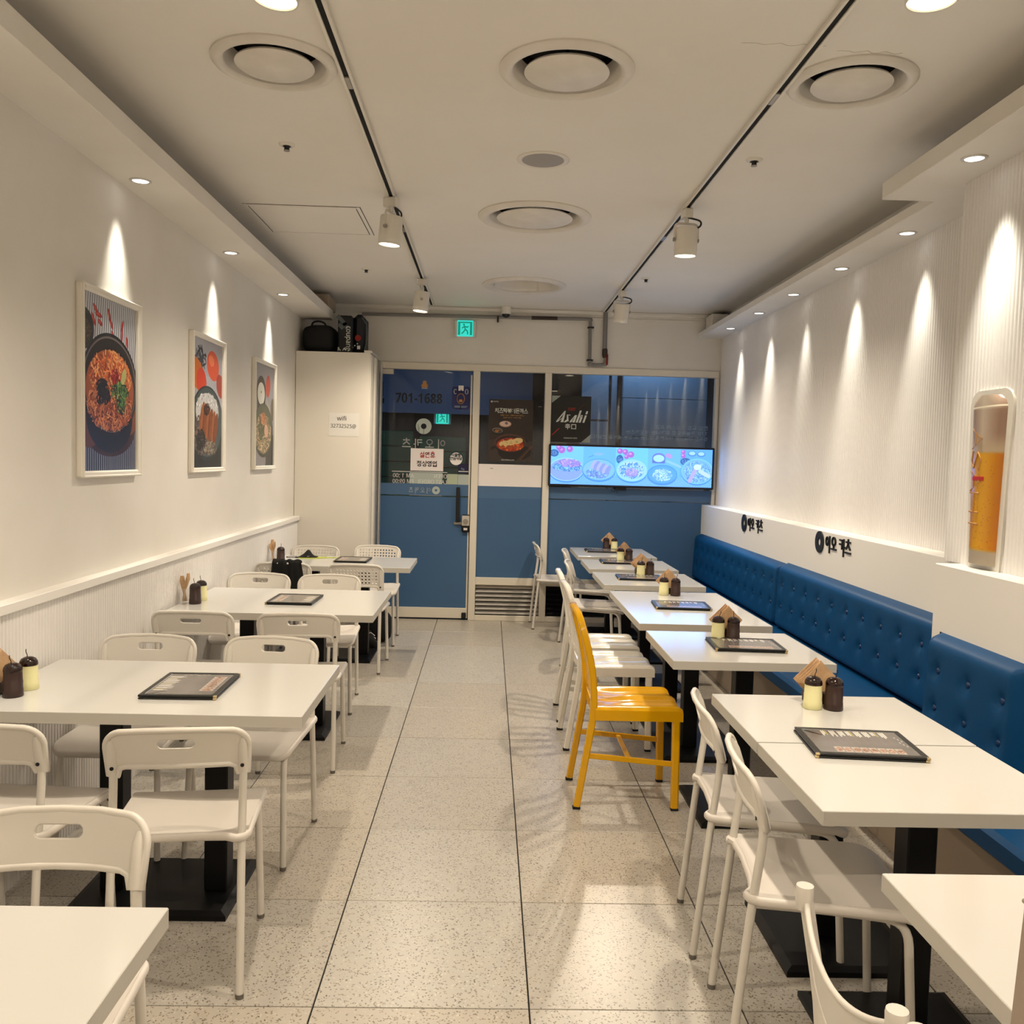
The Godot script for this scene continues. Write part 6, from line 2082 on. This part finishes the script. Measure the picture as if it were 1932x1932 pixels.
func build_small_things() -> void:
	# face mask
	var T := 0.7302
	var o := thing("face_mask", "black face mask with ear loops on the far left table", "face mask", Vector3(-1.385, T, -6.90), 8)
	var st := new_st()
	var nx := 16
	var nz := 10
	var f := func(i: int, j: int) -> Vector3:
		var u := float(i) / nx * 2.0 - 1.0
		var v := float(j) / nz * 2.0 - 1.0
		var h := 0.055 * exp(-pow((u - 0.15) / 0.55, 2) - pow(v / 0.75, 2)) * (1.0 - u * u) + 0.004
		return Vector3(u * 0.085, h + 0.004 * sin(u * 9.0), v * 0.062 * (1.0 - 0.35 * u * u))
	for i in nx:
		for j in nz:
			quad(st, f.call(i, j + 1), f.call(i + 1, j + 1), f.call(i + 1, j), f.call(i, j), 1)
			quad(st, f.call(i, j) * Vector3(1, 0, 1), f.call(i + 1, j) * Vector3(1, 0, 1), f.call(i + 1, j + 1) * Vector3(1, 0, 1), f.call(i, j + 1) * Vector3(1, 0, 1), 2)
	obj("cloth", st, M.black_cloth, o)
	for s in [-1.0, 1.0]:
		st = new_st()
		tube(st, smooth_path([Vector3(s * 0.078, 0.006, 0.04), Vector3(s * 0.15, 0.004, 0.045), Vector3(s * 0.155, 0.004, -0.03), Vector3(s * 0.078, 0.006, -0.04)], 0.04, 6), 0.0022, 6)
		obj("ear_loop", st, M.black_cloth if s < 0 else M.yellow_strap, o)
	st = new_st()
	tube(st, smooth_path([Vector3(-0.06, 0.004, 0.075), Vector3(0.06, 0.004, 0.09), Vector3(0.18, 0.004, 0.02), Vector3(0.24, 0.004, 0.03)], 0.05, 6), 0.003, 6)
	obj("neck_strap", st, M.yellow_strap, o)
	# garment over the perforated chair
	o = thing("garment", "black garment draped over the perforated chair back", "clothing", Vector3(-1.385, 0, -6.215))
	st = new_st()
	var cols := 22
	var rows := 24
	var g := func(i: int, j: int, off: float) -> Vector3:
		var u := float(i) / cols
		var t := float(j) / rows
		var x := lerpf(-0.105, 0.105, u) + 0.008 * sin(t * 7.0 + u * 4.0) + (0.012 * t)
		var fold := 0.006 * sin(u * 17.0 + 1.0) + 0.004 * sin(u * 31.0)
		if t < 0.16:
			return Vector3(x, 0.60 + t / 0.16 * 0.175, -0.024 - off - fold * 0.4)
		if t < 0.24:
			var a := (t - 0.16) / 0.08 * PI
			return Vector3(x, 0.775 + sin(a) * (0.016 + off) + 0.004 * sin(u * 23.0), -0.0 - cos(a) * (0.024 + off))
		return Vector3(x * (1.0 + 0.1 * (t - 0.24)), 0.775 - (t - 0.24) / 0.76 * 0.31 - 0.012 * sin(u * 9.0) * (t - 0.24), 0.026 + off + fold + 0.012 * (t - 0.24))
	for i in cols:
		for j in rows:
			quad(st, g.call(i, j, 0.004), g.call(i, j + 1, 0.004), g.call(i + 1, j + 1, 0.004), g.call(i + 1, j, 0.004), 1)
			quad(st, g.call(i, j, 0.0), g.call(i + 1, j, 0.0), g.call(i + 1, j + 1, 0.0), g.call(i, j + 1, 0.0), 2)
	obj("cloth", st, M.black_cloth, o)
	# bags on the cabinet
	o = thing("black_bag", "black soft bag lying on top of the tall cabinet", "bag", Vector3(-1.485, 2.394, -7.90))
	st = new_st()
	blob(st, Vector3(0, 0.120, 0), Vector3(0.145, 0.121, 0.17), 0.5, 0.0, 4)
	obj("body", st, M.bag_black, o)
	st = new_st()
	tube(st, smooth_path([Vector3(-0.07, 0.21, 0.10), Vector3(-0.05, 0.27, 0.12), Vector3(0.05, 0.265, 0.12), Vector3(0.07, 0.20, 0.10)], 0.05, 5), 0.008, 6)
	obj("handle", st, M.bag_black, o)
	coupang_bag()
	# things on the floor under the far left table
	o = thing("floor_bag", "black bag on the floor under the far left table", "bag", Vector3(-0.895, 0, -7.36), 12)
	st = new_st()
	blob(st, Vector3(0, 0.125, 0), Vector3(0.12, 0.126, 0.14), 0.6, 0.006, 7)
	obj("body", st, M.bag_black, o)
	st = new_st()
	tube(st, smooth_path([Vector3(-0.09, 0.18, 0.09), Vector3(-0.03, 0.23, 0.13), Vector3(0.06, 0.19, 0.125), Vector3(0.10, 0.05, 0.12)], 0.06, 5), 0.009, 6, false, Vector2(1, 0.4))
	obj("strap", st, M.bag_black, o)
	shoe(Vector3(-0.905, 0.0, -7.085), 25, "black trainer with white laces on floor under far left table")

func blob(st: SurfaceTool, c: Vector3, r: Vector3, power: float, wob: float, sd: int) -> void:
	var n := 20
	var m := 28
	var f := func(i: int, j: int) -> Vector3:
		var th := PI * i / n
		var ph := TAU * j / m
		var d := Vector3(sin(th) * cos(ph), cos(th), sin(th) * sin(ph))
		var q := Vector3(signf(d.x) * pow(absf(d.x), power), signf(d.y) * pow(absf(d.y), power), signf(d.z) * pow(absf(d.z), power))
		var w := 1.0 + wob * 5.0 * sin(d.x * 7.0 + sd) * sin(d.z * 6.0 + sd * 2.0)
		var p := c + q * r * (w if wob > 0.0 else 1.0 - 0.03 * sin(d.x * 5.0 + sd) * maxf(d.y, 0.0))
		p.y = maxf(p.y, c.y - r.y)
		return p
	for i in n:
		for j in m:
			quad(st, f.call(i, j), f.call(i, j + 1) if false else f.call(i, (j + 1) % m), f.call(i + 1, (j + 1) % m), f.call(i + 1, j), 1)

func coupang_bag() -> void:
	var o := thing("delivery_bag", "navy delivery bag with white lettering on top of cabinet", "bag", Vector3(-1.193, 2.394, -7.91))
	var st := new_st()
	bx(st, Vector3(-0.060, 0.160, 0.05), Vector3(0.125, 0.318, 0.26), 0.012)
	var b := obj("front_block", st, M.bag_navy, o)
	st = new_st()
	lathe(st, [Vector2(0.075, 0), Vector2(0.076, 0.23), Vector2(0.072, 0.27)], 20, Vector3(0, 0, 0))
	st = new_st()
	bx(st, Vector3(0.052, 0.170, 0.02), Vector3(0.105, 0.338, 0.25), 0.036)
	obj("rolled_side", st, M.bag_navy, o)
	var zf := 0.181
	lettering("lettering", "coupang", 0.062, 0.205, b, Vector3(-0.028, 0.125, zf), M.ink_white, Basis(Vector3.BACK, -PI / 2), false)
	st = new_st()
	var grey := [PackedVector2Array([Vector2(-0.118, 0.305), Vector2(-0.062, 0.245), Vector2(-0.045, 0.215)]), PackedVector2Array([Vector2(-0.105, 0.235), Vector2(-0.085, 0.215)])]
	ribbons(st, grey, Vector3(0, 0, zf - 0.001), Vector3.RIGHT, Vector3.UP, Vector3.BACK, 0.034, 0.0012)
	obj("print", st, M.bag_grey, b)
	st = new_st()
	var marks := [P2([-0.118, 0.045, -0.098, 0.022]), P2([-0.118, 0.020, -0.112, 0.046]), P2([-0.076, 0.024, -0.066, 0.040, -0.052, 0.030]), P2([-0.032, 0.018, -0.025, 0.027])]
	ribbons(st, marks, Vector3(0, 0, zf - 0.001), Vector3.RIGHT, Vector3.UP, Vector3.BACK, 0.007, 0.0014)
	ribbons(st, [P2([0.0, 0.052, 0.004, 0.054]), P2([0.018, 0.068, 0.021, 0.070]), P2([0.040, 0.085, 0.042, 0.086])], Vector3(0, 0, 0.146), Vector3.RIGHT, Vector3.UP, Vector3.BACK, 0.010, 0.0014)
	obj("print_mark", st, M.ink_white, b)
	st = new_st()
	bx(st, Vector3(0.052, 0.055, 0.146), Vector3(0.026, 0.030, 0.002), 0.0005)
	obj("white_tag", st, M.paper, o)
	disc_part("red_emblem", Vector3(0.045, 0.135, 0.145), 0.026, 0, M.bag_red, o, Vector3.BACK, 0.002)
	st = new_st()
	tube(st, smooth_path([Vector3(0.075, 0.31, 0.13), Vector3(0.116, 0.25, 0.10), Vector3(0.118, 0.12, 0.11), Vector3(0.10, 0.03, 0.135)], 0.05, 5), 0.013, 4, false, Vector2(0.4, 1.0))
	obj("strap", st, M.bag_grey, o)

func shoe(at: Vector3, turn: float, label: String) -> void:
	var o := thing("shoe", label, "shoe", at, turn)
	var st := new_st()
	var n := 22
	var m := 16
	var f := func(i: int, j: int) -> Vector3:
		var t := float(i) / n
		var z := lerpf(-0.13, 0.14, t)
		var w := 0.042 * sqrt(maxf(0.0, 1.0 - pow(absf(t * 2.0 - 1.0), 3.5))) * (0.86 + 0.2 * t)
		var h := lerpf(0.105, 0.045, smoothstep(0.25, 0.8, t)) * sqrt(maxf(0.02, 1.0 - pow(absf(t * 2.0 - 1.0), 6.0)))
		var a := PI * j / m
		return Vector3(cos(a) * w, 0.024 + sin(a) * h, z)
	for i in n:
		for j in m:
			quad(st, f.call(i, j), f.call(i, j + 1), f.call(i + 1, j + 1), f.call(i + 1, j), 1)
	obj("upper", st, M.black_cloth, o)
	st = new_st()
	var outl := PackedVector2Array()
	for k in 28:
		var a := TAU * k / 28.0
		outl.append(Vector2(cos(a) * 0.046 * (1.0 + 0.12 * sin(a)), sin(a) * 0.142))
	plate(st, outl, [], 0.026, func(p: Vector2) -> Vector3: return Vector3(-p.x, 0.013, p.y), [-0.1, 0, 0.1], [-0.2, 0, 0.2])
	obj("sole", st, M.rubber, o)
	for k in 4:
		st = new_st()
		var z := -0.02 + k * 0.028
		var hh := 0.120 - k * 0.018
		tube(st, smooth_path([Vector3(-0.034, hh - 0.03, z + 0.012), Vector3(0, hh, z), Vector3(0.034, hh - 0.03, z + 0.012)], 0.02, 4), 0.0026, 6)
		obj("lace", st, M.paper, o)
